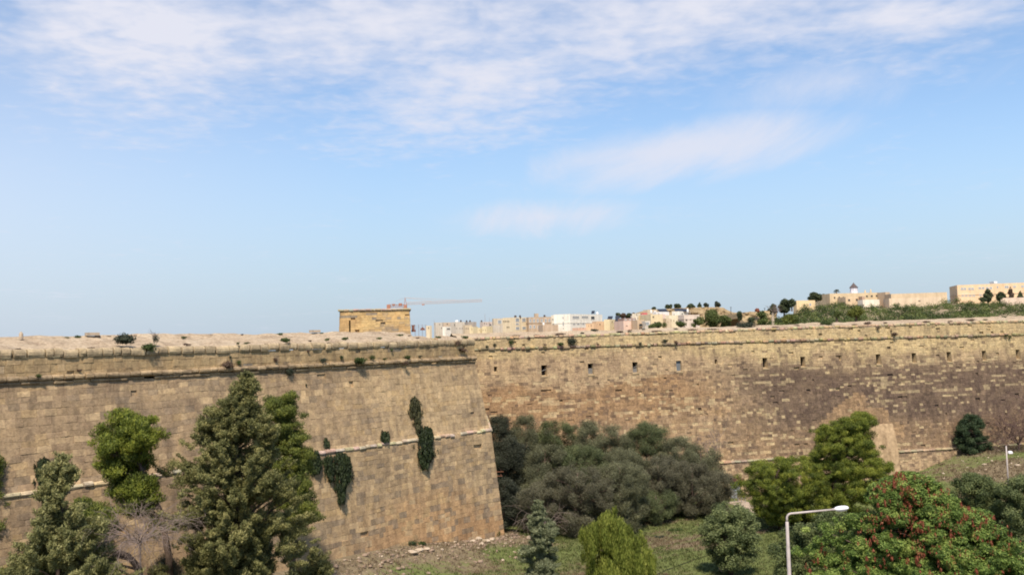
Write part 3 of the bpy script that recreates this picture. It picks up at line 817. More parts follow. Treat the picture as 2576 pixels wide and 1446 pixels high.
def tree(name, label, cat, rows, Y, sp, leafm, stem=None, r0=0.2, group=None, dens=1.0, leafk=1.0, depth=0.9, bark='bark', nl=50, seed=None, hole=None, base_vx=None, bend=0.25):
    seed = random.uniform(0, 50) if seed is None else seed
    last = max(rows); top = min(rows)
    bx = base_vx if base_vx is not None else (last[1] + last[2]) / 2
    q = at(bx, last[0], Y); gz = gh(q.x, q.y) - 0.15 if Y < 141 else q.z - 0.5
    base = Vector((q.x, Y, gz))
    root = empty(name, base, label, cat, group)
    c, R, tips = crown(rows, Y, sp, seed, M[leafm], root, dens, leafk, depth, hole=hole)
    if stem: axis = [base] + [at(x, y, Y) for x, y in stem]
    else:
        axis = [base]
        for k in (0.25, 0.5, 0.75, 0.95):
            z = gz + (R[-1][0] - gz) * k; _, xl, xr = lerp_rows(R, 0, z)
            axis.append(Vector((base.x + ((xl + xr) / 2 - base.x) * sst(0, 1, k) + random.gauss(0, 0.06), Y + random.gauss(0, 0.06), z)))
    mb = MB(); n = len(axis)
    mb.tube(axis, [r0 * (1 - 0.8 * i / (n - 1)) * (1.25 if i == 0 else 1) for i in range(n)], 8)
    limbs(mb, axis, tips, r0, nmax=nl, bend=bend)
    mb.build('trunk', M[bark], root, smooth=True)
    return root
def branchy(mb, p, d, L, r, lev, droop=0.0, spread=0.55, n=3, seg=3):
    pts = [Vector(p)]; dd = Vector(d).normalized()
    for i in range(seg):
        dd = (dd + Vector((random.gauss(0, 0.16), random.gauss(0, 0.16), random.gauss(0, 0.12) - droop))).normalized()
        pts.append(pts[-1] + dd * L / seg)
    mb.tube(pts, [r * (1 - 0.6 * i / seg) for i in range(seg + 1)], 4 if lev < 2 else 5, cap=False)
    if lev <= 0: return
    for k in range(n):
        i = random.randint(1, seg); t = Vector((random.gauss(0, 1), random.gauss(0, 1), random.gauss(0, 0.7))).normalized()
        branchy(mb, pts[i], dd * (1 - spread) + t * spread, L * random.uniform(0.5, 0.8), r * 0.55, lev - 1, droop, spread, n, seg)
# ================================================================== trees in the ditch
tree('pine_tree', 'bright green pine in front of the bastion, crown standing clear on a leaning bare trunk', 'tree',
     [(1032, 280, 300), (1045, 262, 385), (1065, 240, 408), (1085, 228, 415), (1110, 232, 420), (1135, 245, 385), (1170, 242, 400), (1200, 250, 422), (1240, 262, 418), (1275, 290, 398), (1297, 320, 365)],
     55, 'pine', 'pine', stem=[(425, 1400), (405, 1290), (375, 1227), (340, 1140), (325, 1060)], r0=0.24, base_vx=430, seed=3.0, nl=70, hole=-0.45, dens=1.25)
tree('pine_tree', 'low bright green pine on a dark trunk bent sideways, behind the small grey-green cypress', 'tree',
     [(1255, 190, 230), (1285, 150, 290), (1330, 105, 300), (1380, 60, 285), (1430, 30, 265), (1470, 20, 240)],
     52, 'pine', 'pine_deep', hole=-0.5, dens=1.5, nl=14, stem=[(352, 1460), (347, 1425), (322, 1397), (275, 1380), (215, 1340), (200, 1290)], r0=0.27, base_vx=352, bark='bark_dark', seed=8.0)
tree('cypress_tree', 'small grey-green cypress with its tip beside a round dark wall plant', 'tree',
     [(1145, 150, 168), (1165, 138, 185), (1190, 122, 192), (1215, 104, 196), (1250, 92, 200), (1290, 96, 215), (1330, 60, 250), (1370, 42, 280), (1400, 32, 286), (1446, 0, 272), (1490, -10, 280)],
     47, 'cypress', 'cypress_pale', r0=0.2, base_vx=150, seed=12.0, hole=-0.2)
tree('evergreen_tree', 'dark evergreen cut off by the picture edge in front of the bastion ledge', 'tree',
     [(1118, -50, -5), (1150, -75, 6), (1240, -90, 10), (1300, -90, 18), (1320, -90, 34), (1345, -80, 12), (1380, -70, -10)], 56, 'pine', 'pine_deep', r0=0.2, base_vx=-40, seed=15)
tree('cypress_tree', 'tallest tree, a large ragged grey-green cypress rising to the bastion cornice', 'tree',
     [(938, 606, 624), (955, 598, 640), (980, 586, 648), (1000, 574, 640), (1022, 528, 646), (1042, 520, 650), (1060, 495, 664), (1078, 488, 675), (1098, 508, 690), (1115, 468, 700), (1150, 460, 720), (1190, 447, 728), (1230, 440, 755), (1262, 455, 745), (1300, 430, 765), (1350, 435, 755), (1400, 440, 745), (1446, 440, 765), (1510, 430, 775)],
     55, 'cypress', 'cypress', r0=0.34, base_vx=620, seed=21.0, nl=110, dens=1.0)
tree('pine_tree', 'bright topped pine close behind the tall ragged cypress, against the bastion', 'tree',
     [(986, 735, 746), (1000, 664, 752), (1030, 648, 756), (1070, 650, 778), (1110, 660, 784), (1140, 670, 800), (1180, 680, 804), (1220, 680, 800), (1250, 690, 806), (1288, 700, 820), (1312, 700, 796), (1340, 710, 760)],
     64, 'pine', 'pine_deep', r0=0.28, base_vx=735, seed=27.0, nl=70, hole=-0.36, dens=1.2)
tree('juniper_bush', 'small grey-green bush at the foot of the tall cypress by the rubble bank', 'bush',
     [(1366, 776, 795), (1400, 768, 822), (1440, 758, 835), (1490, 752, 838)], 58, 'cypress', 'cypress', r0=0.08, seed=31)
tree('cypress_tree', 'slim pale young cypress standing alone on the grass beside the yellow-green thuja', 'tree',
     [(1260, 1351, 1358), (1280, 1339, 1363), (1300, 1338, 1373), (1312, 1328, 1373), (1322, 1327, 1370), (1333, 1330, 1400), (1347, 1343, 1400), (1362, 1336, 1388), (1385, 1312, 1398), (1410, 1312, 1402), (1446, 1314, 1404), (1480, 1310, 1405)],
     70, 'cypress', 'young_cypress', r0=0.13, base_vx=1357, seed=35.0, hole=-0.4, dens=2.0, leafk=2.2)
tree('thuja_bush', 'bright yellow-green cone shaped thuja with flame like shoots on the grass', 'shrub',
     [(1281, 1540, 1552), (1300, 1524, 1561), (1320, 1505, 1580), (1335, 1474, 1590), (1360, 1468, 1618), (1390, 1468, 1640), (1420, 1474, 1643), (1446, 1480, 1640), (1475, 1490, 1632)],
     70, 'thuja', 'thuja', r0=0.14, base_vx=1557, seed=40.0, dens=1.15)
tree('round_tree', 'round blue-green tree on a short trunk beside the pale stone block', 'tree',
     [(1266, 1812, 1860), (1280, 1785, 1885), (1300, 1770, 1903), (1330, 1757, 1915), (1360, 1760, 1925), (1385, 1775, 1924), (1405, 1790, 1915), (1422, 1800, 1895)],
     76, 'dense', 'round', r0=0.16, base_vx=1838, seed=44.0)
tree('pine_tree', 'tall layered pine in front of the curtain wall buttress', 'tree',
     [(1038, 2150, 2180), (1055, 2112, 2203), (1080, 2052, 2205), (1110, 2036, 2212), (1140, 2030, 2216), (1165, 2022, 2240), (1190, 1996, 2262), (1220, 1984, 2255), (1250, 1966, 2222), (1290, 1956, 2185), (1330, 1962, 2150), (1350, 1985, 2100)],
     96, 'pine', 'pine', r0=0.36, base_vx=2100, seed=48.0, nl=80, leafk=0.85, hole=-0.18)
tree('pine_tree', 'lower spreading pine beside the small doorway, left neighbour of the tall layered pine', 'tree',
     [(1152, 1968, 2010), (1166, 1885, 2035), (1182, 1856, 2040), (1210, 1846, 2050), (1240, 1856, 2042), (1270, 1882, 2030), (1295, 1905, 2010), (1316, 1930, 2000)],
     93, 'pine', 'pine', r0=0.26, base_vx=1965, seed=52.0, leafk=0.8)
tree('shrub', 'dull green rounded shrub behind the street lamp post', 'shrub',
     [(1296, 2060, 2150), (1320, 2020, 2172), (1340, 1962, 2182), (1370, 1936, 2180), (1410, 1926, 2152), (1446, 1930, 2120), (1490, 1930, 2110)], 68, 'dense', 'shrub', r0=0.12, seed=55)
jt = tree('pod_tree', 'large bright green tree hung with red-brown seed pods beside the street lamp', 'tree',
     [(1190, 2258, 2280), (1202, 2236, 2340), (1225, 2196, 2382), (1260, 2182, 2402), (1300, 2168, 2500), (1335, 2110, 2560), (1370, 2062, 2620), (1400, 2030, 2650), (1446, 2012, 2680), (1510, 2000, 2700)],
     60, 'leafy', 'leafy', r0=0.3, base_vx=2330, seed=59.0, nl=90, depth=0.6, dens=1.25)
# hanging pod clusters of the pod tree
def pod_mesh(k):
    n = 34 + 10 * k; d = unit(n)
    pos = d * np.array([0.16, 0.16, 0.24]) * (RNG.random(n) ** 0.4)[:, None]
    ax = d * 0.4 + np.array([0, 0, -1.0]); 
    return leaf_mesh('pod_cluster', pos + np.array(parent_loc(jt)), ax, d, RNG.uniform(0.14, 0.26, n), RNG.uniform(0.035, 0.06, n), RNG.normal(0.5, 0.28, n), M['pod'], jt)
pods = [pod_mesh(k) for k in range(4)]
jrows = [(1190, 2258, 2280), (1202, 2236, 2340), (1225, 2196, 2382), (1260, 2182, 2402), (1300, 2168, 2500), (1335, 2110, 2560), (1370, 2062, 2620), (1400, 2030, 2650), (1446, 2012, 2680)]
jc = parent_loc(jt)
for i in range(99):
    while True:
        vy = random.uniform(1192, 1440); _, xl, xr = lerp_rows(jrows, 0, vy)
        vx = random.uniform(max(xl, 2000), min(xr, 2590))
        if random.random() < (1.0 if vx > 2180 and vy < 1330 else 0.6): break
    hw = (xr - xl) / 2 * 60 / FPX; f = (vx - (xl + xr) / 2) / ((xr - xl) / 2 + 1e-6)
    dy = -hw * 0.6 * math.sqrt(max(0.0, 1 - f * f)) * random.uniform(0.75, 1.0)
    p = at(vx, vy, 60 + dy)
    o = pods[i] if i < 4 else pods[i % 4].copy()
    if i >= 4: C.objects.link(o); o.parent = jt
    o.location = p - jc; o.rotation_euler = (0, 0, random.uniform(0, 6.28)); s_ = random.uniform(0.4, 0.95); o.scale = (s_ * random.uniform(0.7, 1.3), s_, s_ * random.uniform(0.7, 1.3))
def more_pods():
    P, A, NR, T, L_, W_ = [], [], [], [], [], []
    for i in range(800):
        vy = random.uniform(1192, 1444); _, xl, xr = lerp_rows(jrows, 0, vy); vx = random.uniform(xl, xr)
        if fbm(vx * 0.02, vy * 0.02, 4.0, 2) < -0.12 or random.random() > (1.0 if vx > 2180 else 0.5): continue
        hw = (xr - xl) / 2 * 60 / FPX; f = (vx - (xl + xr) / 2) / ((xr - xl) / 2 + 1e-6)
        c = at(vx, vy, 60 - hw * 0.6 * math.sqrt(max(0.0, 1 - f * f)) * random.uniform(0.7, 1.0)); n = random.randint(5, 16); s_ = random.uniform(0.04, 0.17)
        q, a, nr = puff(c, (s_, s_, s_ * 1.3), n, 'hang', 0.6, 0.5)
        P.append(q); A.append(a); NR.append(nr); T.append(random.gauss(0.5, 0.25) + RNG.normal(0, 0.2, n)); L_.append(RNG.uniform(0.07, 0.16, n)); W_.append(RNG.uniform(0.03, 0.055, n))
    o = leaf_mesh('seed_pods', np.concatenate(P), np.concatenate(A), np.concatenate(NR), np.concatenate(L_), np.concatenate(W_), np.concatenate(T), M['pod'], jt); o['kind'] = 'stuff'
more_pods()
tree('shrub', 'spreading dull green shrub behind the pod tree, below the dry bank', 'shrub', [(1196, 2425, 2470), (1213, 2395, 2520), (1240, 2382, 2542), (1285, 2400, 2560), (1330, 2420, 2560)], 86, 'dense', 'shrub', r0=0.12, seed=63)
tree('shrub', 'dull green shrub behind the thin bank pole, cut off by the picture edge', 'shrub', [(1204, 2535, 2600), (1230, 2508, 2680), (1280, 2490, 2700), (1345, 2520, 2700)], 82, 'dense', 'round', r0=0.12, seed=66)
tree('dark_tree', 'round dark green tree on top of the dry bank against the curtain wall', 'tree', [(1046, 2425, 2462), (1065, 2408, 2480), (1095, 2400, 2490), (1120, 2405, 2492), (1137, 2420, 2500)], 128, 'dense', 'dark_leaf', r0=0.2, seed=70)

tree('shrub', 'low brownish green undergrowth between the bent trunk and the tall cypress', 'shrub', [(1408, 390, 430), (1425, 372, 452), (1450, 360, 470), (1490, 360, 480)], 59, 'olive', 'olive_brown', r0=0.06, seed=75)
tree('shrub', 'low dark green undergrowth at the bottom behind the small grey-green cypress', 'shrub', [(1392, 232, 262), (1410, 215, 290), (1440, 205, 310), (1490, 200, 320)], 58, 'dense', 'shrub', r0=0.06, seed=77)
# the dark thicket in the corner of bastion and curtain
ORD = ['first', 'second', 'third', 'fourth', 'fifth', 'sixth', 'seventh', 'eighth', 'ninth']
def rows_of(cx, top, hw, Y, squash=1.0):
    q = at(cx, top, Y); gz = gh(q.x, Y) + 0.3
    bot = 856 - 0.026 * (cx - 1288) + (20 - gz) * FPX / Y
    prof = [(0, 0.42), (0.05, 0.68), (0.14, 0.9), (0.3, 1.0), (0.5, 1.0), (0.72, 0.92), (0.9, 0.8), (1.0, 0.6)]
    return [(top + (bot - top) * t, cx - hw * w * random.uniform(0.9, 1.1), cx + hw * w * random.uniform(0.9, 1.1)) for t, w in prof]
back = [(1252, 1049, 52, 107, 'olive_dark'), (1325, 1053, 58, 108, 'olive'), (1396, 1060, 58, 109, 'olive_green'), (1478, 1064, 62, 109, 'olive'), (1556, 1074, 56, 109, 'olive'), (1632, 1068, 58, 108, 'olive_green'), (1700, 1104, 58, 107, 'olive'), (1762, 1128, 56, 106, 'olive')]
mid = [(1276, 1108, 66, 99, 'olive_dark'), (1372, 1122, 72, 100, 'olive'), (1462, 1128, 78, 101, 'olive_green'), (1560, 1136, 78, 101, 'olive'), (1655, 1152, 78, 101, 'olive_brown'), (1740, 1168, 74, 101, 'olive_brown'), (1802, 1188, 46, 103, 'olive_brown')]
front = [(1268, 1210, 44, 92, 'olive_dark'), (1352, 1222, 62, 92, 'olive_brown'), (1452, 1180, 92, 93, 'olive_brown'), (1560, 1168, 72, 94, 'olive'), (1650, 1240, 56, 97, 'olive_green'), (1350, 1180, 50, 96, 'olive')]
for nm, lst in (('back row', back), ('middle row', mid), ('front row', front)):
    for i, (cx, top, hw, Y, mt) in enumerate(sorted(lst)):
        hue = {'olive': 'grey-green', 'olive_green': 'dark green', 'olive_brown': 'brownish', 'olive_dark': 'shade-tinted dark'}[mt]
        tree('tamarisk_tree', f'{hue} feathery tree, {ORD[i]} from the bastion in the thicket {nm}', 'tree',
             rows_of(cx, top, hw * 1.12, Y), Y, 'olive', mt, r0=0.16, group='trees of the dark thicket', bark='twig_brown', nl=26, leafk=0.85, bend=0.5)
# bare trees
def bare(name, label, vx, vyb, Y, H, r, mat, n=6, lev=3, droop=0.0, spread=0.5, up=1.0, arms=None, grow=4):
    p = at(vx, vyb, Y); gz = gh(p.x, p.y) if Y < 141 else p.z
    base = Vector((p.x, Y, min(p.z, gz) if Y < 141 else p.z)); root = empty(name, base, label, 'tree')
    mb = MB(); top = base + Vector((0, 0, max(0.3, p.z - base.z + 0.2)))
    mb.tube([base, base.lerp(top, 0.5) + Vector((0.05, 0, 0)), top], [r * 1.3, r, r * 0.9], 6)
    mb.build('trunk', M[mat], root); mb = MB()
    for i in range(n):
        a = 2 * math.pi * i / n + random.uniform(-0.3, 0.3)
        branchy(mb, top - Vector((0, 0, 0.1)), Vector((math.cos(a) * spread, math.sin(a) * spread, up)), H * random.uniform(0.4, 0.62), r * 0.6, lev, droop, 0.5, grow)
    mb.build('branches', M[mat], root)
    return root
bare('dead_tree', 'dead grey tree of drooping bare twigs between the bright pine and the tall cypress', 352, 1370, 50, 4.0, 0.06, 'twig', 17, 3, 0.11, 0.95, 0.65, grow=4)
bare('bare_shrub', 'thin leafless grey shrub at the curtain wall next to the thicket', 1800, 1165, 112, 4.6, 0.07, 'twig', 5, 3, -0.02, 0.5, 1.0, grow=4)
bare('bare_tree', 'leafless purplish tree beside the round dark tree on the bank', 2562, 1120, 127, 7.5, 0.12, 'twig_brown', 11, 3, 0.0, 0.8, 0.9, grow=5)
# arching bare stems at the front of the thicket
bare('bare_shrub', 'arching leafless brown stems at the front of the dark thicket', 1375, 1330, 90, 5.0, 0.06, 'twig', 7, 2, 0.12, 0.7, 0.9)

# ================================================================== plants on the walls
def tuft(W, vx, vy, w, h, mat, o=0.1, label='', group=None, name='wall_plant', n=None, hang=False):
    p0 = W.p0 + W.n * 0
    oo = o
    p = hit(vx, vy, W.p0 + W.n * oo, W.n)
    if -6 < o <= 1.0 and p.z < 18:
        u, z = W.find(vx, vy); p = W.face(u, z, 0.08)
    if o < -0.55:
        uu = (p - W.p0).dot(W.d); tt = min(1.0, max(0.0, (-o - 0.5) / 5.3))
        zl, zh = (20.16, 21.22) if W is BW else (20.42 + CZC(uu), 21.12 + 0.55 * sst(20, 85, uu))
        p.z = zl + (zh - zl) * tt ** 0.9 + h * p.y / FPX * 0.22
    Y = p.y; rw = w * Y / FPX / 2; rh = h * Y / FPX / 2
    P, A, NR, T, L_, W_ = [], [], [], [], [], []
    k = max(3, int(w * h / 30))
    nl = n or int(60 + 1.1 * w * h)
    for i in range(k):
        c = (p.x + max(-1, min(1, random.gauss(0, 0.42))) * rw * 0.6, p.y + random.gauss(0, min(rw, 0.4) * 0.35), p.z + max(-1, min(1, random.gauss(0, 0.36))) * rh * 0.6)
        q, a, nr = puff(c, (rw * 0.68, min(rw * 0.68, 0.5), rh * 0.72), max(10, nl // k), 'hang' if hang else ('needle' if i % 3 == 0 else 'leaf'), 0.8, 0.5, 0.4)
        P.append(q); A.append(a); NR.append(nr); T.append(random.gauss(0.5, 0.15) + RNG.normal(0, 0.2, len(q)))
        s_ = max(0.06, min(0.16, 0.22 * rw)); L_.append(RNG.uniform(0.9, 2.0, len(q)) * s_); W_.append(RNG.uniform(0.4, 0.7, len(q)) * s_)
    ob = leaf_mesh(name, np.concatenate(P), np.concatenate(A), np.concatenate(NR), np.concatenate(L_), np.concatenate(W_), np.concatenate(T), M[mat], None, origin=tuple(p))
    tag(ob, label, 'plant', group); return ob
tuft(BW, 313, 853, 48, 27, 'greytuft', -0.5, 'largest grey-green bush on the bastion capstones, near a twiggy shrub')
tuft(BW, 375, 873, 34, 20, 'tuft', 0.15, 'green bush hanging over the bastion capstones below the twiggy shrub')
tuft(BW, 96, 946, 18, 12, 'tuft', 0.25, 'small green plant on the bastion cornice near the picture edge')
tuft(BW, 572, 918, 30, 22, 'dry', 0.15, 'reddish dry plant on the bastion cornice above the tall cypress')
tuft(BW, 600, 911, 16, 13, 'tuft', 0.12, 'small green plant on the parapet just above the tall cypress tip')
tuft(BW, 718, 855, 28, 15, 'tuft', -0.1, 'bright green cushion over the bastion capstones, between cypress and blockhouse')
tuft(BW, 1169, 843, 20, 11, 'tuft', -1.2, 'bright green cushion where the bastion parapet meets the curtain wall')
tuft(BW, 1151, 862, 20, 20, 'dry', 0.12, 'brown dry plant on the bastion parapet near its corner')
tuft(BW, 861, 898, 15, 13, 'dark_leaf', 0.2, 'very dark reddish plant on the bastion cornice under the blockhouse')
tuft(BW, 811, 905, 24, 12, 'greytuft', 0.15, 'grey-green plant on the bastion cornice left of the very dark plant')
tuft(BW, 904, 907, 36, 17, 'tuft', 0.3, 'wide green plant spilling over the bastion cornice')
tuft(BW, 936, 898, 18, 15, 'tuft', 0.2, 'round green plant right beside the wide plant on the cornice')
tuft(BW, 1024, 898, 20, 13, 'tuft', 0.2, 'round green plant on the bastion cornice nearest its corner')
tuft(BW, 694, 905, 14, 14, 'dry', 0.15, 'small dark dry plant in the bastion parapet joints')
tuft(BW, 1019, 913, 18, 12, 'dry', 0.4, 'reddish plant hanging on the face of the bastion cornice')
tuft(BW, 725, 934, 27, 22, 'greytuft', 0.2, 'grey-green bush growing just under the bastion cornice')
tuft(BW, 646, 960, 12, 18, 'greytuft', 0.2, 'small grey plant on the bastion beside the tall cypress tip')
tuft(BW, 1164, 880, 30, 9, 'dry', 0.15, 'flat brown twigs on the parapet at the bastion corner')
tuft(BW, 986, 880, 11, 9, 'tuft', 0.1, 'tiny green plant in the middle of the bastion parapet')
for vx, vy, w, h, m_, o in [(194, 842, 22, 9, 'tuft', -4.8), (246, 841, 13, 6, 'dry', -4.9), (170, 845, 18, 5, 'tuft', -4.6), (463, 843, 20, 6, 'tuft', -3.8), (597, 863, 10, 9, 'tuft', 0.05), (200, 931, 16, 7, 'dry', 0.12), (823, 853, 20, 8, 'tuft', -0.3), (868, 851, 22, 10, 'tuft', -0.4), (955, 850, 20, 7, 'tuft', -0.5), (1103, 848, 20, 7, 'tuft', -0.5), (706, 834, 20, 6, 'tuft', -4.9), (808, 833, 14, 5, 'tuft', -5), (1004, 835, 22, 7, 'tuft', -3.0), (969, 902, 15, 6, 'tuft', 0.15), (1058, 897, 14, 8, 'greytuft', 0.15), (776, 883, 8, 9, 'dry', 0.1), (769, 968, 6, 8, 'caper', 0.1), (272, 841, 14, 4, 'dry', -5), (340, 842, 10, 4, 'dry', -5), (420, 839, 12, 4, 'dry', -5), (530, 839, 12, 4, 'dry', -5), (610, 838, 12, 4, 'dry', -5), (1030, 840, 12, 4, 'dry', -3), (45, 868, 20, 8, 'dry', -0.6), (470, 866, 22, 6, 'dry', -0.5), (230, 871, 26, 6, 'dry', -0.6), (620, 862, 18, 6, 'tuft', -0.5), (780, 857, 16, 5, 'dry', -0.5), (1050, 850, 14, 5, 'dry', -0.5), (580, 898, 9, 9, 'greytuft', 0.1)]:
    tuft(BW, vx, vy, w, h, m_, o, {'tuft': 'small green weed tuft on the stonework of the near bastion', 'dry': 'small dry brown weed tuft on the stonework of the near bastion', 'greytuft': 'small grey weed tuft on the stonework of the near bastion', 'caper': 'tiny dark weed on the bastion face'}[m_], {'tuft': 'small green weeds on the bastion', 'dry': 'small dry weeds on the bastion', 'greytuft': 'small grey weeds on the bastion'}.get(m_), name='weed_tuft')
tuft(CW, 1438, 857, 32, 20, 'greytuft', 0.15, 'largest grey-green bush on the curtain wall cornice near the bastion')
tuft(CW, 1410, 865, 22, 10, 'tuft', 0.2, 'low green plant beside the largest bush on the curtain cornice')
tuft(CW, 1287, 860, 18, 16, 'tuft', 0.15, 'dark green plant on the curtain parapet nearest the bastion corner')
tuft(CW, 1673, 856, 20, 10, 'greytuft', 0.15, 'grey plant on the curtain cornice, left of a brown one')
tuft(CW, 1700, 861, 17, 12, 'dry', 0.2, 'brown plant on the curtain cornice below the white cube house')
tuft(CW, 1875, 820, 54, 20, 'greytuft', -3.0, 'largest low grey bush on top of the curtain wall', n=1600)
tuft(CW, 2078, 815, 38, 17, 'tuft', -2.6, 'round green bush on top of the curtain wall below the wooded slope', n=1000)
tuft(CW, 2250, 840, 24, 9, 'dry', 0.15, 'reddish creeping plant on the curtain parapet beside an upright one')
tuft(CW, 2242, 832, 8, 16, 'dry', 0.1, 'narrow upright dry plant on the curtain parapet')
tuft(CW, 2209, 825, 14, 8, 'dry', 0.1, 'small reddish plant hanging over the curtain capstones')
tuft(CW, 2542, 848, 12, 10, 'tuft', 0.3, 'green plant hanging on the curtain cornice near the picture edge')
for vx, vy, w, h, m_, o in [(1330, 850, 14, 12, 'dry', 0.1), (1370, 867, 14, 7, 'dry', 0.2), (1505, 865, 10, 8, 'dry', 0.2), (1612, 864, 14, 9, 'greytuft', 0.2), (1226, 871, 14, 8, 'greytuft', 0.15), (1245, 867, 14, 12, 'greytuft', 0.15), (1493, 826, 24, 7, 'greytuft', -5), (2184, 818, 26, 7, 'dry', -2), (2227, 817, 16, 5, 'dry', -2), (2004, 820, 20, 5, 'dry', -2.4), (2530, 843, 18, 7, 'tuft', 0.25), (2527, 803, 14, 6, 'tuft', -4.5), (1582, 828, 18, 4, 'dry', -3.5), (1560, 834, 28, 5, 'dry', -1.8), (1650, 832, 34, 5, 'dry', -1.4), (1740, 829, 34, 5, 'dry', -1.4), (1790, 828, 40, 6, 'dry', -1.2), (1410, 838, 40, 5, 'dry', -1.2), (1300, 842, 24, 4, 'dry', -1.2), (1350, 840, 24, 4, 'dry', -1.2), (1465, 834, 18, 4, 'greytuft', -2), (1585, 834, 14, 4, 'greytuft', -1.5), (2150, 822, 20, 5, 'dry', -1), (2330, 812, 26, 5, 'dry', -1.6), (2390, 813, 20, 4, 'dry', -1.2), (2440, 806, 24, 5, 'dry', -2), (2480, 808, 16, 4, 'tuft', -2), (1950, 822, 20, 4, 'dry', -1.4), (1700, 822, 18, 4, 'greytuft', -4), (1620, 822, 14, 4, 'greytuft', -4.5)]:
    tuft(CW, vx, vy, w, h, m_, o, {'tuft': 'small green weed tuft on the far curtain wall', 'dry': 'small dry brown weed tuft on the far curtain wall', 'greytuft': 'small grey weed tuft on the far curtain wall'}[m_], {'tuft': 'small green weeds on the curtain wall', 'dry': 'small dry weeds on the curtain wall', 'greytuft': 'small grey weeds on the curtain wall'}[m_], name='weed_tuft')
# twiggy shrub on the capstones
p = hit(388, 858, BW.p0 - BW.n * 0.6, BW.n)
tw = empty('twiggy_shrub', p, 'half bare twiggy shrub on the bastion capstones next to the largest bush', 'plant'); mb = MB()
for i in range(7): branchy(mb, p, Vector((random.gauss(0, 0.5), random.gauss(0, 0.3), 1)), 0.5, 0.02, 2, -0.02, 0.4, 3)
mb.build('stems', M['twig_brown'], tw)
q, a_, nr = puff((p.x + 0.12, p.y, p.z + 0.15), (0.28, 0.2, 0.35), 260, 'needle', 0.8, 0.5, 0.6)
leaf_mesh('leaves', q, a_, nr, np.full(len(q), 0.1), np.full(len(q), 0.04), RNG.normal(0.5, 0.2, len(q)), M['greytuft'], tw)

def hanging(label, rows, mat, dry=0.0, thick=0.4):
    """a plant rooted in the wall whose stems hang down over the stones"""
    rows = sorted(rows); top = rows[0]
    u, z = BW.find((top[1] + top[2]) / 2, top[0]); root = BW.face(u, z, 0.05)
    P, A, NR, T, L_, W_ = [], [], [], [], [], []
    area = sum((b[0] - a[0]) * (b[2] - b[1]) for a, b in zip(rows, rows[1:]))
    for i in range(int(area / 11) + 12):
        vy = rows[0][0] + (rows[-1][0] - rows[0][0]) * random.random(); _, xl, xr = lerp_rows(rows, 0, vy)
        f = random.uniform(-0.95, 0.95); vx = (xl + xr) / 2 + f * (xr - xl) / 2
        u, z = BW.find(vx, vy); bulge = thick * math.sqrt(max(0, 1 - f * f)) * min(1, (vy - rows[0][0] + 6) / 25)
        c = BW.face(u, z, 0.06 + bulge * random.uniform(0.2, 1.0))
        q, a, nr = puff(c, (0.13, 0.13, 0.26), 42, 'hang', 0.6, 0.6)
        if i % 4 == 0:      # thin stems straying past the edge
            vx += random.choice((-1, 1)) * (xr - xl) * random.uniform(0.1, 0.45); u, z = BW.find(vx, vy + random.uniform(0, 12)); q = q - np.array(c) + np.array(BW.face(u, z, 0.1)); q = np.where((RNG.random(42) < 0.75)[:, None], np.array(c), q)
        P.append(q); A.append(a); NR.append(nr); T.append(random.gauss(0.45, 0.18) + RNG.normal(0, 0.2, 42)); L_.append(RNG.uniform(0.14, 0.30, 42)); W_.append(RNG.uniform(0.04, 0.075, 42))
    o = leaf_mesh('hanging_plant', np.concatenate(P), np.concatenate(A), np.concatenate(NR), np.concatenate(L_), np.concatenate(W_), np.concatenate(T), M[mat], None, origin=tuple(root))
    tag(o, label, 'plant', 'plants hanging from the bastion face'); return o
hanging('narrow olive hanging plant, uppermost on the bastion face', [(1002, 1036, 1046), (1010, 1030, 1052), (1035, 1029, 1054), (1050, 1031, 1054), (1062, 1040, 1052), (1080, 1046, 1051)], 'caper_dry')
hanging('long dark hanging plant crossing the bastion ledge near the corner', [(1075, 1054, 1078), (1085, 1052, 1086), (1110, 1048, 1086), (1140, 1047, 1084), (1160, 1052, 1078), (1174, 1060, 1072)], 'caper', thick=0.55)
hanging('small square dark plant just above the bastion ledge', [(1087, 959, 974), (1096, 957, 976), (1108, 958, 975)], 'caper')
hanging('longest dark hanging plant, tapering to a point below the bastion ledge', [(1142, 842, 868), (1155, 838, 878), (1180, 838, 880), (1205, 840, 876), (1225, 843, 864), (1248, 848, 860), (1261, 850, 857)], 'caper', thick=0.6)
hanging('short dark hanging plant touching the longest one on the bastion', [(1147, 814, 830), (1160, 811, 838), (1180, 812, 836), (1195, 822, 832), (1203, 826, 830)], 'caper')
hanging('dark plant hanging beside the pine crown below the bastion ledge', [(1138, 772, 796), (1150, 770, 806), (1172, 775, 806), (1186, 785, 800)], 'caper')
hanging('tiny dark plant on the face just over the bastion ledge', [(1107, 815, 820), (1113, 815, 828), (1120, 818, 825)], 'caper', thick=0.15)
hanging('round dark plant on the bastion beside the small cypress tip', [(1157, 100, 115), (1168, 92, 124), (1190, 89, 127), (1203, 92, 124), (1213, 100, 112)], 'caper', thick=0.6)

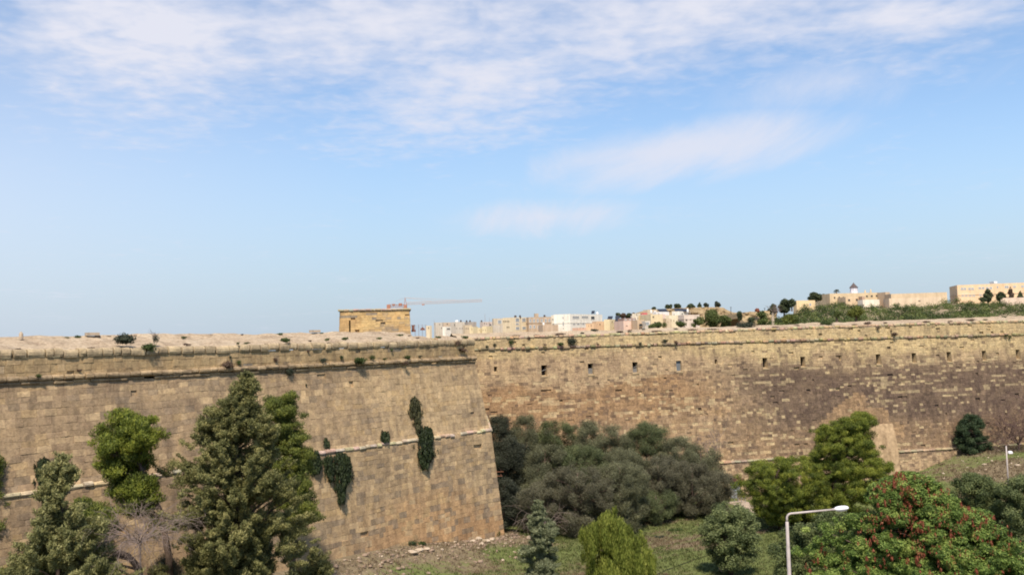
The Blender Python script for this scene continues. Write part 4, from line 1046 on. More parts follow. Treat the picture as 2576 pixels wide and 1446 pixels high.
# ================================================================== grass, rubble and stones
M['rock'] = mat_plain('pale_limestone_rubble', (0.42, 0.34, 0.255), 0.95, 0.28, 3.0, spec=0.1)
M['rock_brown'] = mat_plain('brown_rubble', (0.26, 0.19, 0.14), 0.95, 0.3, 3.0, spec=0.1)
def rock(mb, c, r, flat=0.6):
    bm_v = []; n = 6; m_ = 4; s = random.uniform(0, 99); ang = random.uniform(0, 3.14)
    for i in range(m_ + 1):
        ph = math.pi * i / m_
        for j in range(n):
            th = 2 * math.pi * j / n + ang
            d = Vector((math.sin(ph) * math.cos(th) * random.uniform(0.8, 1.25), math.sin(ph) * math.sin(th), math.cos(ph) * flat))
            k = r * (1 + 0.35 * fbm(d.x * 1.3 + s, d.y * 1.3, d.z * 1.3 + s, 2)); bm_v.append(Vector(c) + d * k)
    fs = [(i * n + j, i * n + (j + 1) % n, (i + 1) * n + (j + 1) % n, (i + 1) * n + j) for i in range(m_) for j in range(n)]
    mb.add(bm_v, fs)
mb = MB(); mb2 = MB()
for i in range(700):
    u = random.uniform(-3, 24); df = 2.3 + abs(random.gauss(0, 2.6)) + 0.6
    df = 2.6 + (df - 2.6) * 0.55; p = BW.pt(u, 0, df); z = gh(p.x, p.y); r = abs(random.gauss(0, 0.075)) + 0.03
    rock(mb if random.random() < 0.16 else mb2, (p.x, p.y, z + r * 0.1), r)
tag(mb.build('rubble', M['rock'], None), 'pale broken stones scattered along the foot of the bastion', 'rubble', kind='stuff')
tag(mb2.build('rubble', M['rock_brown'], None), 'brown broken stones scattered along the foot of the bastion', 'rubble', kind='stuff')
def place_ground(vx, vy):
    d = ray(vx, vy); t = 40.0
    for _ in range(900):
        p = CAM + d * t
        if p.z <= gh(p.x, p.y): break
        t += 0.15
    return p
BO = [(1203, 1356, 0.42, 'pale slab, largest of the stones piled at the bastion corner'), (1222, 1362, 0.36, 'pale stone in the middle of the pile at the bastion corner'), (1238, 1358, 0.32, 'pale stone of the corner pile nearest the dark thicket'), (1190, 1362, 0.28, 'smaller pale stone of the corner pile, furthest from the thicket'), (1212, 1370, 0.28, 'pale stone lying lowest in the pile at the bastion corner'),
      (1036, 1390, 0.4, 'pale boulder on the rubble bank below the long dark hanging plant'), (1056, 1385, 0.36, 'pale boulder beside another one on the rubble bank'), (1074, 1381, 0.3, 'smaller pale boulder at the end of the row on the rubble bank'),
      (1418, 1343, 0.26, 'white stone at the foot of the thicket, smaller of two'), (1444, 1342, 0.36, 'white stone at the foot of the thicket, larger of two'), (1334, 1355, 0.5, 'flat beige slab on the grass beside the young cypress'),
      (2312, 1172, 0.3, 'white stone below the end of the curtain plinth'), (2477, 1169, 0.32, 'white stone in the middle of the dry bank'), (2560, 1172, 0.36, 'white stone on the dry bank near the thin pole')]
for vx, vy, r, lb in BO:
    p = place_ground(vx, vy); mb = MB(); rock(mb, (p.x, p.y, gh(p.x, p.y) + r * 0.15), r, 0.5)
    tag(mb.build('boulder', M['rock'], None, origin=(p.x, p.y, gh(p.x, p.y))), lb, 'stone', 'pale stones on the ditch floor')
mb = MB()
for i in range(420):
    uc = random.uniform(60, 92); dc = random.uniform(2.3, 24); p = CW.pt(uc, 0, dc); r = abs(random.gauss(0, 0.08)) + 0.03
    rock(mb, (p.x, p.y, gh(p.x, p.y) + r * 0.2), r)
tag(mb.build('rubble', M['rock'], None), 'small pale stones strewn over the dry bank', 'rubble', kind='stuff')
def ground_plant(vx, vy, w, h, mat, label, group=None):
    p = place_ground(vx, vy); rw = w * p.y / FPX / 2; rh = h * p.y / FPX; P, A, NR, T = [], [], [], []
    z = gh(p.x, p.y); k = max(4, int(rw / 0.12))
    for i in range(k):
        c = (p.x + rw * (2 * (i + 0.5) / k - 1) * 0.85, p.y + random.gauss(0, 0.12), z + rh * 0.35); r = max(0.22, rw * 1.5 / k)
        q, a, nr = puff(c, (r, 0.3, rh * random.uniform(0.4, 0.75)), 110, 'needle', 0.8, 0.5, 0.5); P.append(q); A.append(a); NR.append(nr); T.append(RNG.normal(random.gauss(0.5, 0.12), 0.2, 110))
    n = 110 * k
    tag(leaf_mesh('ground_plant', np.concatenate(P), np.concatenate(A), np.concatenate(NR), RNG.uniform(0.1, 0.22, n), RNG.uniform(0.03, 0.07, n), np.concatenate(T), M[mat], None, origin=(p.x, p.y, z)), label, 'plant', group)
ground_plant(1222, 1347, 84, 11, 'tuft', 'dark green strip of weeds along the foot of the bastion at its corner')
ground_plant(1034, 1371, 32, 13, 'dark_leaf', 'dark green low bush at the foot of the bastion on the rubble bank')
ground_plant(1062, 1369, 16, 9, 'tuft', 'small green weed right of the dark low bush under the bastion')
ground_plant(992, 1360, 26, 12, 'dry', 'reddish dry weed at the foot of the bastion')
ground_plant(960, 1372, 18, 8, 'dry', 'small dry weed at the bastion foot, left of the reddish one')
ground_plant(2325, 1160, 16, 10, 'tuft', 'green weed at the end of the curtain plinth on the dry bank')
ground_plant(2352, 1150, 22, 7, 'tuft', 'low green weed growing along the curtain wall on the dry bank')
ground_plant(1700, 1335, 40, 7, 'tuft', 'low green plant on the grass in front of the thicket')
ground_plant(1660, 1352, 24, 5, 'greytuft', 'flat grey-green plant on the grass behind the yellow-green thuja')
# rusty brackets at the bastion corner
M['rust2'] = mat_plain('rusty_bracket', (0.17, 0.075, 0.045), 0.85, 0.25, 5.0)
for vy, ln, lb in ((1188, 0.62, 'rusty iron bar sticking out of the bastion corner, upper of two'), (1199, 0.45, 'rusty iron bracket sticking out of the bastion corner, lower of two')):
    z = BW.find(1240, vy)[1]; c = BW.face(-0.41 * b_off(z) + 0.05, z, -0.05); mb = MB()
    mb.tube([c, c + Vector((ln + 0.15, -0.1, 0.02))], [0.035, 0.03], 6)
    if vy > 1190: mb.tube([c + Vector((ln, -0.08, 0.0)), c + Vector((ln, -0.08, 0.22))], [0.03, 0.03], 6)
    tag(mb.build('iron_bracket', M['rust2'], None, origin=c), lb, 'bracket')
# grass blades and dry stalks
M['grass'] = mat_leaf('grass_blades', (0.050, 0.062, 0.020), (0.105, 0.125, 0.040), (0.19, 0.185, 0.080), 0.3)
M['drygrass'] = mat_leaf('dry_grass_blades', (0.10, 0.07, 0.045), (0.19, 0.14, 0.085), (0.30, 0.235, 0.14), 0.2)
def grass(n, xr, yr, dry, mat, name, label, L=(0.12, 0.3)):
    x = RNG.uniform(*xr, n * 3); y = RNG.uniform(*yr, n * 3); keep = []
    for a, b in zip(x, y):
        g, s = greenness(a, b); g += 0.25 * fbm(a * 0.7, b * 0.7, 5.0, 2)
        ok = (g > 0.47) if not dry else (g < 0.5)
        p = Vector((a, b, 0))
        if (p - CW.p0).dot(CW.n) < 2.0 or ((p - BW.p0).dot(BW.n) < 2.8 and (p - FWL.p0).dot(FWL.n) < 2.8): ok = False
        if ok: keep.append((a, b, gh(a, b)))
        if len(keep) >= n: break
    P = np.array(keep); k = len(P); P = np.repeat(P, 4, axis=0) + np.concatenate([RNG.normal(0, 0.12, (k * 4, 2)), np.zeros((k * 4, 1))], axis=1)
    Ls = RNG.uniform(L[0], L[1], k * 4); P[:, 2] += Ls * 0.4
    ax = RNG.normal(0, 0.45, (k * 4, 3)); ax[:, 2] = 1
    t = np.repeat(RNG.normal(0.5, 0.22, k), 4)
    o = leaf_mesh(name, P, ax, unit(k * 4), Ls, Ls * 0.28, t, M[mat]); tag(o, label, 'grass', kind='stuff')
grass(16000, (-14, 46), (72, 104), False, 'grass', 'grass', 'short green grass growing in patches on the ditch floor')
grass(9000, (-20, 46), (72, 104), True, 'drygrass', 'dry_grass', 'dry straw coloured grass between the green patches')
grass(7000, (44, 92), (98, 132), True, 'drygrass', 'dry_grass', 'dry grass covering the bank by the curtain wall', (0.15, 0.35))
grass(2500, (44, 92), (98, 132), False, 'grass', 'grass', 'thin green grass on the bank by the curtain wall', (0.12, 0.28))

# ================================================================== small built things in the ditch
M['lamp_paint'] = mat_plain('pale_grey_lamp_paint', (0.47, 0.41, 0.39), 0.55, 0.16, 5.0, streak=0.25)
M['lamp_head'] = mat_plain('white_lamp_housing', (0.78, 0.76, 0.80), 0.3, 0.04, 2.0)
M['lamp_glass'] = mat_plain('frosted_lamp_glass', (0.62, 0.58, 0.58), 0.25, 0.04, 2.0)
LY = 42.0
top = at(1979.5, 1305, LY); bx, by = top.x, top.y
gz = gh(bx, 45)
lamp = empty('street_lamp', (bx, by, gz), 'pale grey street lamp with a bent arm and white head beside the pod tree', 'street lamp')
mb = MB()
zt = at(1979.5, 1312, LY).z
mb.tube([(bx, by, gz), (bx, by, gz + 1.2), (bx, by, gz + 1.25), (bx, by, at(0, 1428, LY).z), (bx, by, at(0, 1426, LY).z), (bx, by, zt), (bx, by, zt + 0.02)], [0.105, 0.105, 0.09, 0.086, 0.076, 0.072, 0.05], 14)
mb.build('post', M['lamp_paint'], lamp, smooth=True)
mb = MB(); e = at(2098, 1280.5, LY - 0.3)
pts = [Vector((bx, by, zt))]; zc = at(1985, 1293, LY).z; h0 = Vector((bx, by, zc - 0.18))
pts.append(h0)
dirv = (e - Vector((bx, by, zc))).normalized()
for k in range(1, 7):
    t = k / 6 * math.pi / 2
    pts.append(h0 + Vector((0, 0, 1)) * 0.2 * math.sin(t) + dirv * 0.2 * (1 - math.cos(t)))
pts.append(e)
mb.tube(pts, [0.05] * (len(pts) - 1) + [0.042], 12); mb.build('arm', M['lamp_paint'], lamp, smooth=True)
def lathe_ellipsoid(mb, c, ax, ay, az, r, n=14, m_=8, zmin=-1.0, zmax=1.0):
    vs = []
    for i in range(m_ + 1):
        zz = zmin + (zmax - zmin) * i / m_; rr = math.sqrt(max(0.0, 1 - abs(zz) ** 2.6))
        for j in range(n):
            t = 2 * math.pi * j / n
            vs.append(Vector(c) + ax * r[0] * rr * math.cos(t) + ay * r[1] * rr * math.sin(t) + az * r[2] * zz)
    fs = [(i * n + j, i * n + (j + 1) % n, (i + 1) * n + (j + 1) % n, (i + 1) * n + j) for i in range(m_) for j in range(n)]
    fs += [tuple(reversed(range(n))), tuple(range(m_ * n, (m_ + 1) * n))]
    mb.add(vs, fs)
hc = e + dirv * 0.33; ay = dirv.cross(Vector((0, 0, 1))).normalized(); az = ay.cross(dirv).normalized()
mb = MB(); lathe_ellipsoid(mb, hc + az * 0.0, dirv, ay, az, (0.33, 0.15, 0.13), zmin=-0.25); mb.build('lamp_head', M['lamp_head'], lamp, smooth=True)
mb = MB(); lathe_ellipsoid(mb, hc - az * 0.03, dirv, ay, az, (0.27, 0.12, 0.11), zmin=-1, zmax=-0.05); mb.build('lamp_glass', M['lamp_glass'], lamp, smooth=True)
mb = MB(); mb.tube([e - dirv * 0.1, e + dirv * 0.1], [0.055, 0.055], 10); mb.build('collar', M['lamp_paint'], lamp, smooth=True)
# thin pole on the bank
pt = at(2531, 1121, 110); pz = gh(pt.x, pt.y)
pole = empty('lamp_pole', (pt.x, pt.y, pz), 'thin pale pole with a small white floodlight on the dry bank', 'pole'); mb = MB()
mb.tube([(pt.x, pt.y, pz), (pt.x, pt.y, pt.z)], [0.10, 0.075], 8); mb.build('post', M['lamp_paint'], pole, smooth=True)
fl = at(2541, 1138, 110); mb = MB(); mb.tube([(pt.x, pt.y, fl.z), fl], [0.03, 0.03], 6); mb.build('bracket', M['lamp_paint'], pole)
mb = MB(); mb.cbox(fl + Vector((0, 0, 0)), 0.5, 0.28, 0.2, 0.1); lathe_ellipsoid(mb, fl + Vector((0, 0, 0.1)), Vector((1, 0, 0)), Vector((0, 1, 0)), Vector((0, 0, 1)), (0.27, 0.16, 0.12), zmin=0); mb.build('floodlight', M['lamp_head'], pole)
# stone block with a small block on it
M['block'] = mat_plain('honey_stone_block', (0.52, 0.38, 0.22), 0.9, 0.15, 4.0, spec=0.1)
p = place_ground(1822, 1437); bz = gh(p.x, p.y)
sb = empty('stone_block', (p.x, p.y, bz), 'honey coloured stone block carrying a small upright stone, under the round tree', 'stone block'); mb = MB()
mb.cbox((p.x, p.y, bz + 0.24), 0.8, 0.5, 0.5, 0.15); mb.build('slab', M['block'], sb); mb = MB(); mb.cbox((p.x - 0.18, p.y, bz + 0.49 + 0.17), 0.36, 0.3, 0.34, 0.2); mb.build('upright_stone', M['block'], sb)
# dark cable crossing the grass
M['cable'] = mat_plain('black_cable', (0.02, 0.02, 0.02), 0.6, 0.1)
mb = MB(); pts = []
for i in range(26):
    t = i / 25; q = place_ground(1640 + (1800 - 1640) * t, 1450 - 58 * t - 3 * math.sin(t * 3.1)); pts.append((q.x, q.y, gh(q.x, q.y) + 0.05))
mb.tube(pts, [0.028] * 26, 5); tag(mb.build('cable', M['cable'], None, origin=pts[0]), 'thin black cable crossing the grass beside the round tree', 'cable')
# doorway with lintel and low wall at the foot of the curtain
M['door_grey'] = mat_plain('weathered_grey_door', (0.26, 0.27, 0.29), 0.7, 0.15, 2.0)
M['lintel'] = mat_plain('dark_red_lintel', (0.13, 0.055, 0.045), 0.9, 0.25, 3.0)
u0, z0 = CW.find(1832, 1252); u1, _ = CW.find(1858, 1252); gzd = -1.7
bp = CW.face(u0, gzd, 0)
dw = empty('doorway', bp, 'small doorway with grey double doors and a dark red lintel at the foot of the curtain wall', 'doorway')
zt_ = CW.find(1842, 1208)[1]; ub = u1 + 0.15
mb = MB()
for ua in (u0 - 0.3, ub): mb.box(CW.pt(ua, gzd, 2.0), CW.d * 0.3, CW.n * 0.75, Vector((0, 0, zt_ - gzd)))
mb.build('door_jambs', M['block'], dw)
mb = MB(); mb.box(CW.pt(u0 - 0.35, zt_, 1.9), CW.d * (ub - u0 + 0.75), CW.n * 1.0, Vector((0, 0, 0.3))); mb.build('lintel', M['lintel'], dw)
w2 = (ub - u0) / 2
for k in range(2):
    mb = MB(); mb.box(CW.pt(u0 + k * w2 + 0.03, gzd, 2.42), CW.d * (w2 - 0.06), CW.n * 0.06, Vector((0, 0, zt_ - gzd - 0.05)))
    for j in range(3): mb.box(CW.pt(u0 + k * w2 + 0.03, gzd + 0.3 + j * 0.8, 2.48), CW.d * (w2 - 0.06), CW.n * 0.03, Vector((0, 0, 0.1)))
    mb.build('door_leaf', M['door_grey'], dw)
mb = MB(); lw0 = place_ground(1829, 1256); p = CW.pt(u0 - 0.4, 0, 5.5); gz2 = gh(p.x, p.y) - 0.2
mb.box(Vector((p.x, p.y, gz2)), CW.d * 1.9, CW.n * 0.35, Vector((0, 0, 1.15))); lowm = mb.build('low_wall', M['mortar'], None, origin=p); tag(lowm, 'low plastered wall in front of the small doorway', 'wall')
# railing by the path
rp = [place_ground(1848 + 9 * i, 1262 + 0.5 * i) for i in range(4)]
rl = empty('railing', rp[0], 'short grey metal railing by the path below the doorway', 'railing'); M['rail'] = mat_plain('grey_rail', (0.25, 0.25, 0.26), 0.5, 0.1)
for q in rp:
    mb = MB(); mb.tube([(q.x, q.y, q.z - 0.1), (q.x, q.y, q.z + 0.95)], [0.035, 0.035], 6); mb.build('post', M['rail'], rl)
for h_ in (0.5, 0.93):
    mb = MB(); mb.tube([(q.x, q.y, q.z + h_) for q in rp], [0.03] * 4, 6); mb.build('rail', M['rail'], rl)
# paved path below the doorway
M['path'] = mat_earth('pale_trodden_path', (0.30, 0.235, 0.18), (0.40, 0.32, 0.25), (0.46, 0.38, 0.30), False)
mb = MB(); cl = [(1842, 1262), (1868, 1268), (1895, 1280), (1930, 1294), (1975, 1312), (2030, 1330)]; L_ = []
for vx, vy in cl:
    q = place_ground(vx, vy); L_.append(q)
for i, q in enumerate(L_):
    t = (L_[min(i + 1, len(L_) - 1)] - L_[max(i - 1, 0)]); t.z = 0; t.normalize(); s = Vector((-t.y, t.x, 0)) * 1.3
    for w_ in (-1, -0.5, 0, 0.5, 1):
        a = q + s * w_; mb.v.append((a.x, a.y, gh(a.x, a.y) + 0.06))
for i in range(len(L_) - 1):
    for j in range(4): mb.f.append((i * 5 + j, i * 5 + j + 1, (i + 1) * 5 + j + 1, (i + 1) * 5 + j))
tag(mb.build('path', M['path'], None), 'pale trodden path', kind='structure')
# ================================================================== land behind the walls
ZR = {'R1': (1031.4, 754.7), 'R2': (1283.0, 754.7), 'R3': (1547.2, 748.4), 'R4': (1811.3, 723.3), 'R5': (2062.9, 698.1), 'R6': (2314.5, 685.5), 'R7': (842.8, 729.6)}
def zz(k, x, y):
    s = {'R6': 0.10157, 'R7': 0.15138}.get(k, 0.10743)
    return ZR[k][0] + s * x, ZR[k][1] + s * y
M['scrubland'] = mat_earth('dry_scrub_land', (0.20, 0.15, 0.10), (0.31, 0.24, 0.16), (0.42, 0.33, 0.22))
HILLTOP = [(1850, 20.8), (1930, 22.0), (2000, 25.0), (2060, 28.2), (2110, 29.6), (2230, 29.6), (2340, 30.0), (2420, 30.6), (2700, 31.2), (3200, 31.5)]
WEDGE = [(1930, 800), (1960, 797), (1990, 786), (2026, 768), (2063, 757), (2111, 752), (2127, 759), (2165, 761), (2235, 760), (2300, 758), (2345, 756), (2375, 751), (2401, 746), (2420, 752), (2470, 753), (2530, 754), (2650, 754), (2900, 752), (3400, 752)]
WBOT = [(1930, 812), (2050, 812), (2300, 806), (2576, 800), (2900, 792), (3400, 785)]
def hz(vx, Y):
    """ground height of the land behind the walls: level near the walls and under the town, rising to the fort on the right"""
    base = 20.7; s = sst(1900, 1990, vx)
    t = max(0.0, min(1.0, (Y - 165) / 118.0))
    yt = lerp_rows(WEDGE, 0, vx)[1]; yb = lerp_rows(WBOT, 0, vx)[1]
    zt_ = at(vx, yb + (yt - yb) * t, 165 + 118 * t).z - 1.6
    z = base + (max(base, zt_) - base) * s
    return z + 0.25 * fbm(vx * 0.01, Y * 0.03, 4.0) - (0.5 if Y > 600 else 0)
def land():
    mb = MB(); vxs = [-800, -200, 300, 700, 900] + list(range(1000, 2800, 30)) + [2900, 3100, 3400, 3800]
    ys = [108, 118, 126, 134, 142, 150, 160, 172, 185, 200, 215, 230, 245, 260, 275, 290, 305, 330, 370, 420, 480, 560, 700, 1000, 1800]
    for y in ys:
        for vx in vxs:
            x = (vx - 1288) / FPX * y; Y = y
            inside = (Vector((x, y, 0)) - CW.p0).dot(CW.n) < -7.0
            ib = (Vector((x, y, 0)) - BW.p0).dot(BW.n) < -7 and (Vector((x, y, 0)) - FWL.p0).dot(FWL.n) < -7
            mb.v.append((x, Y, hz(vx, y) - (0.3 if y < 160 else 0)) if (inside or ib) else (x, Y, 19.4))
    k = len(vxs)
    for j in range(len(ys) - 1):
        for i in range(k - 1):
            c = [mb.v[j * k + i], mb.v[j * k + i + 1], mb.v[(j + 1) * k + i + 1], mb.v[(j + 1) * k + i]]
            if all((Vector((p[0], p[1], 0)) - CW.p0).dot(CW.n) < -6 or ((Vector((p[0], p[1], 0)) - BW.p0).dot(BW.n) < -6 and (Vector((p[0], p[1], 0)) - FWL.p0).dot(FWL.n) < -6) for p in c):
                mb.f.append((j * k + i, j * k + i + 1, (j + 1) * k + i + 1, (j + 1) * k + i))
    tag(mb.build('hillside', M['scrubland'], None, smooth=True), 'dry land and hillside behind the fortress walls', kind='structure')
land()

# rocky ridge behind the houses
M['ridge'] = mat_stone('layered_tan_rock', 0.35, 0.25)
def ridge(name, label, line, Y0, depth, z0, seed):
    mb = MB(); pts = []
    n = 120; rows = line
    lv = 16
    for i in range(n + 1):
        vx = rows[0][0] + (rows[-1][0] - rows[0][0]) * i / n; vy = lerp_rows(rows, 0, vx)[1]
        tp = at(vx, vy, Y0); x0 = tp.x; H = tp.z - z0
        col = []
        for j in range(lv + 1):
            t = j / lv
            led = 0.5 * math.floor(4 * t + 0.8 * fbm(x0 * 0.05, t * 2, seed)) / 4 + 0.5 * t
            y = Y0 - (1 - led) * 9 + 2.2 * fbm(x0 * 0.12, t * 4 + seed, 1.0, 4) + 0.7 * fbm(x0 * 0.6, t * 9, seed, 3)
            col.append((x0, y, z0 + H * t + 0.25 * fbm(x0 * 0.5, t * 5, 2.0)))
        for k in range(1, 4): col.append((x0, Y0 + depth * k / 3, tp.z + 0.8 * fbm(x0 * 0.08, k + seed, 1.0) * (1 if k < 3 else 0) - (0 if k < 3 else H * 0.8)))
        for p in col:
            v = 0.5 + 0.8 * fbm(p[0] * 0.1, p[2] * 0.9 + seed, p[1] * 0.05, 4)
            mb.v.append(p); mb.c.append(mixv((0.27, 0.20, 0.12), (0.46, 0.35, 0.20), v))
    k = lv + 4
    for i in range(n):
        for j in range(k - 1): mb.f.append((i * k + j, (i + 1) * k + j, (i + 1) * k + j + 1, i * k + j + 1))
    tag(mb.build(name, M['ridge'], None), label, kind='structure')
ridge('rocky_ridge', 'tan layered rock ridge behind the pale houses', [(1600, 790)] + [zz('R3', *p) for p in [(700, 300), (760, 282), (980, 275), (1240, 262), (1500, 245), (1850, 235), (2100, 225), (2380, 222), (2540, 235)]] + [zz('R4', *p) for p in [(140, 510), (260, 555), (330, 580), (405, 582), (415, 590)]] + [(1858, 800)], 460, 60, 20, 3.0)
ridge('rocky_outcrop', 'lower tan rock outcrop between the ridge and the wooded slope', [(1860, 800)] + [zz('R4', *p) for p in [(480, 590), (560, 582), (700, 570), (830, 560), (960, 555), (1090, 535), (1200, 545)]] + [(1950, 783)], 380, 40, 20, 8.0)

# ================================================================== buildings
PL = {}
def plaster(col, streak=0.18):
    k = tuple(round(c, 3) for c in col)
    col = tuple(min(0.82, (c * 0.76 + g_ * 0.24) * 1.14) for c, g_ in zip(col, (0.62, 0.57, 0.48)))
    if k not in PL: PL[k] = mat_plain('painted_plaster', col, 0.9, 0.10, 0.5, streak=streak, spec=0.1)
    return PL[k]
M['win_dark'] = mat_plain('dark_window_glass', (0.035, 0.04, 0.045), 0.25, 0.1)
M['win_grey'] = mat_plain('pale_window_glass', (0.27, 0.29, 0.30), 0.3, 0.1)
M['win_frame'] = mat_plain('white_window_frame', (0.66, 0.63, 0.58), 0.6, 0.05)
M['roof_flat'] = mat_plain('flat_roof_screed', (0.42, 0.37, 0.31), 0.95, 0.15, 0.5)
M['solar'] = mat_plain('dark_solar_panel', (0.030, 0.035, 0.050), 0.6, 0.1, spec=0.1)
M['tank'] = mat_plain('white_water_tank', (0.74, 0.73, 0.70), 0.5, 0.05)
M['tank_dark'] = mat_plain('dark_water_tank', (0.07, 0.06, 0.06), 0.6, 0.1)
M['steel'] = mat_plain('grey_steel', (0.30, 0.30, 0.31), 0.5, 0.1)
def house(label, cat, R, x0, xc, x1, yt, yb, Y, col, th=0.55, wins=(), name='house', group=None, down=4.0, rim=0.35, dpt=None, roofbits=(), right_col=None, band=None):
    """box house with its near corner at reading xc; the left face ends at x0, the right face at x1"""
    cx, ty = zz(R, xc, yt); _, by = zz(R, xc, yb)
    a, _ = zz(R, x0, yt); b, _ = zz(R, x1, yt)
    T = at(cx, ty, Y); B = at(cx, by, Y); m_ = Y / FPX
    wr = max(1.0, (b - cx) * m_ / math.cos(th)); wl = (cx - a) * m_ / math.sin(th)
    if xc - x0 < 3: wl = dpt or 8.0
    if dpt and wl < dpt * 0.3: wl = dpt
    dr = Vector((math.cos(th), math.sin(th), 0)); dl = Vector((-math.sin(th), math.cos(th), 0))
    zb = B.z - down; zt = T.z; base = Vector((T.x, T.y, zb))
    root = empty(name, base, label, cat, group)
    mb = MB(); t = rim
    o = base; H = Vector((0, 0, zt - zb))
    c4 = [o, o + dr * wr, o + dr * wr + dl * wl, o + dl * wl]
    it = min(0.3, wr * 0.1, wl * 0.1)
    i4 = [o + dr * it + dl * it, o + dr * (wr - it) + dl * it, o + dr * (wr - it) + dl * (wl - it), o + dr * it + dl * (wl - it)]
    vs = [p.copy() for p in c4] + [p + H for p in c4] + [p + H for p in i4] + [p + H - Vector((0, 0, t)) for p in i4]
    fs = []
    for i in range(4):
        j = (i + 1) % 4
        fs += [(i, j, 4 + j, 4 + i), (4 + i, 4 + j, 8 + j, 8 + i), (8 + i, 8 + j, 12 + j, 12 + i)]
    mb.add(vs, fs); mb.build('wall', plaster(col), root)
    mb = MB(); q = [p + H - Vector((0, 0, t)) for p in i4]; mb.add(q + [p - Vector((0, 0, 0.15)) for p in q], [(0, 1, 2, 3), (7, 6, 5, 4)]); mb.build('roof', M['roof_flat'], root)
    if band:
        mb = MB(); bz = zt + band[0]
        for f_, l_, nn in ((dr, wr, -dl), (dl, wl, -dr)): mb.box(o + Vector((0, 0, bz - zb)) + nn * 0.003, f_ * l_, nn * 0.12, Vector((0, 0, band[1])))
        mb.build('cornice', plaster(tuple(c * 0.85 for c in col)), root)
    for w in wins:
        f_, wx, wy, ww, wh = w[:5]; kind = w[5] if len(w) > 5 else 'dark'
        ex, ey = zz(R, wx, wy)
        if f_ == 'R': s = (ex - cx) / max(1e-3, (b - cx)) * wr; fd, nn, sc_ = dr, -dl, math.cos(th)
        else: s = (cx - ex) / max(1e-3, (cx - a)) * wl; fd, nn, sc_ = dl, -dr, math.sin(th)
        k_ = 0.10157 if R == 'R6' else 0.10743
        W_ = ww * k_ * m_ / sc_; H_ = wh * k_ * m_
        Yp = (base + fd * s).y; pc = at(ex, ey, Yp)
        c = base + fd * (s - W_ / 2) + Vector((0, 0, pc.z - zb - H_ / 2))
        fr = min(0.12, W_ * 0.12)
        mb = MB()
        for (sx, sz, lx, lz) in ((0, 0, W_, fr), (0, H_ - fr, W_, fr), (0, fr, fr, H_ - 2 * fr), (W_ - fr, fr, fr, H_ - 2 * fr)):
            mb.box(c + fd * sx + Vector((0, 0, sz)) + nn * 0.004, fd * lx, nn * 0.08, Vector((0, 0, lz)))
        wo = mb.build('window', M['win_frame'] if kind != 'dark' else plaster(tuple(x * 0.8 for x in col)), root)
        mb = MB(); mb.box(c + fd * fr + Vector((0, 0, fr)) + nn * 0.003, fd * (W_ - 2 * fr), nn * 0.03, Vector((0, 0, H_ - 2 * fr)))
        if kind == 'multi':
            pass
        mb.build('pane', M['win_grey'] if kind in ('grey', 'multi') else M['win_dark'], wo)
        if kind == 'multi':
            mb = MB(); n = max(2, int(W_ / 1.1))
            for i in range(1, n): mb.box(c + fd * (W_ * i / n - 0.05) + Vector((0, 0, fr)) + nn * 0.035, fd * 0.1, nn * 0.04, Vector((0, 0, H_ - 2 * fr)))
            mb.build('mullions', M['win_frame'], wo)
    for rb in roofbits:
        kind, rx, ry, rw, rh = rb[:5]
        ex, ey = zz(R, rx, ry); p = at(ex, ey, Y + 3.0); w_ = rw * 0.10743 * m_; h_ = rh * 0.10743 * m_
        mb = MB()
        if kind == 'solar':
            mb.box(p + Vector((-w_ / 2, 0, -h_ / 2)), Vector((w_ * 0.75, 0, 0)), Vector((w_ * 0.25, 2.0, h_)), Vector((0, 0.02, -0.12)))
            mb.tube([p + Vector((-w_ * .3, 0.3, -h_ / 2)), p + Vector((-w_ * .3, 0.3, zt - p.z - t))], [0.06, 0.06], 5); mb.tube([p + Vector((w_ * .3, 1.8, h_ / 2)), p + Vector((w_ * .3, 1.8, zt - p.z - t))], [0.06, 0.06], 5)
            mb.build('solar_panel', M['solar'], root)
        elif kind in ('tank', 'tankd'):
            r_ = max(0.4, w_ / 2); zb_ = zt - t
            prof = [(r_, zb_), (r_, zb_ + max(0.6, h_) + t), (r_ * 0.8, zb_ + max(0.6, h_) + t + 0.2), (0.1, zb_ + max(0.6, h_) + t + 0.3)]
            mb.tube([(p.x, p.y, z_) for _, z_ in prof], [q_ for q_, _ in prof], 10); mb.build('water_tank', M['tank' if kind == 'tank' else 'tank_dark'], root, smooth=False)
        elif kind == 'dome':
            lathe_ellipsoid(mb, (p.x, p.y, zt - t), Vector((1, 0, 0)), Vector((0, 1, 0)), Vector((0, 0, 1)), (w_ / 2, w_ / 2, h_), zmin=0); mb.build('dome', M['tank'], root, smooth=True)
        elif kind == 'box':
            mb.cbox((p.x, p.y, (zt - t + p.z + h_ / 2) / 2), w_, w_ * 0.8, p.z + h_ / 2 - zt + t, th); mb.build('stair_head', plaster(col), root)
        elif kind == 'mast':
            mb.tube([(p.x, p.y, zt - t), (p.x, p.y, p.z + h_ / 2)], [0.16, 0.07], 6); mb.build('antenna_mast', M['steel'], root)
    return root
cream = (0.62, 0.52, 0.35); pale = (0.68, 0.60, 0.46); greyp = (0.47, 0.42, 0.35); tanp = (0.50, 0.39, 0.25); yell = (0.66, 0.54, 0.30); pinkp = (0.58, 0.40, 0.32); oran = (0.66, 0.42, 0.22); white = (0.76, 0.72, 0.63); brownp = (0.34, 0.23, 0.14)
G = 'houses of the town behind the wall'
def H(label, *a, **k): return house(label, 'house', *a, group=G, **k)
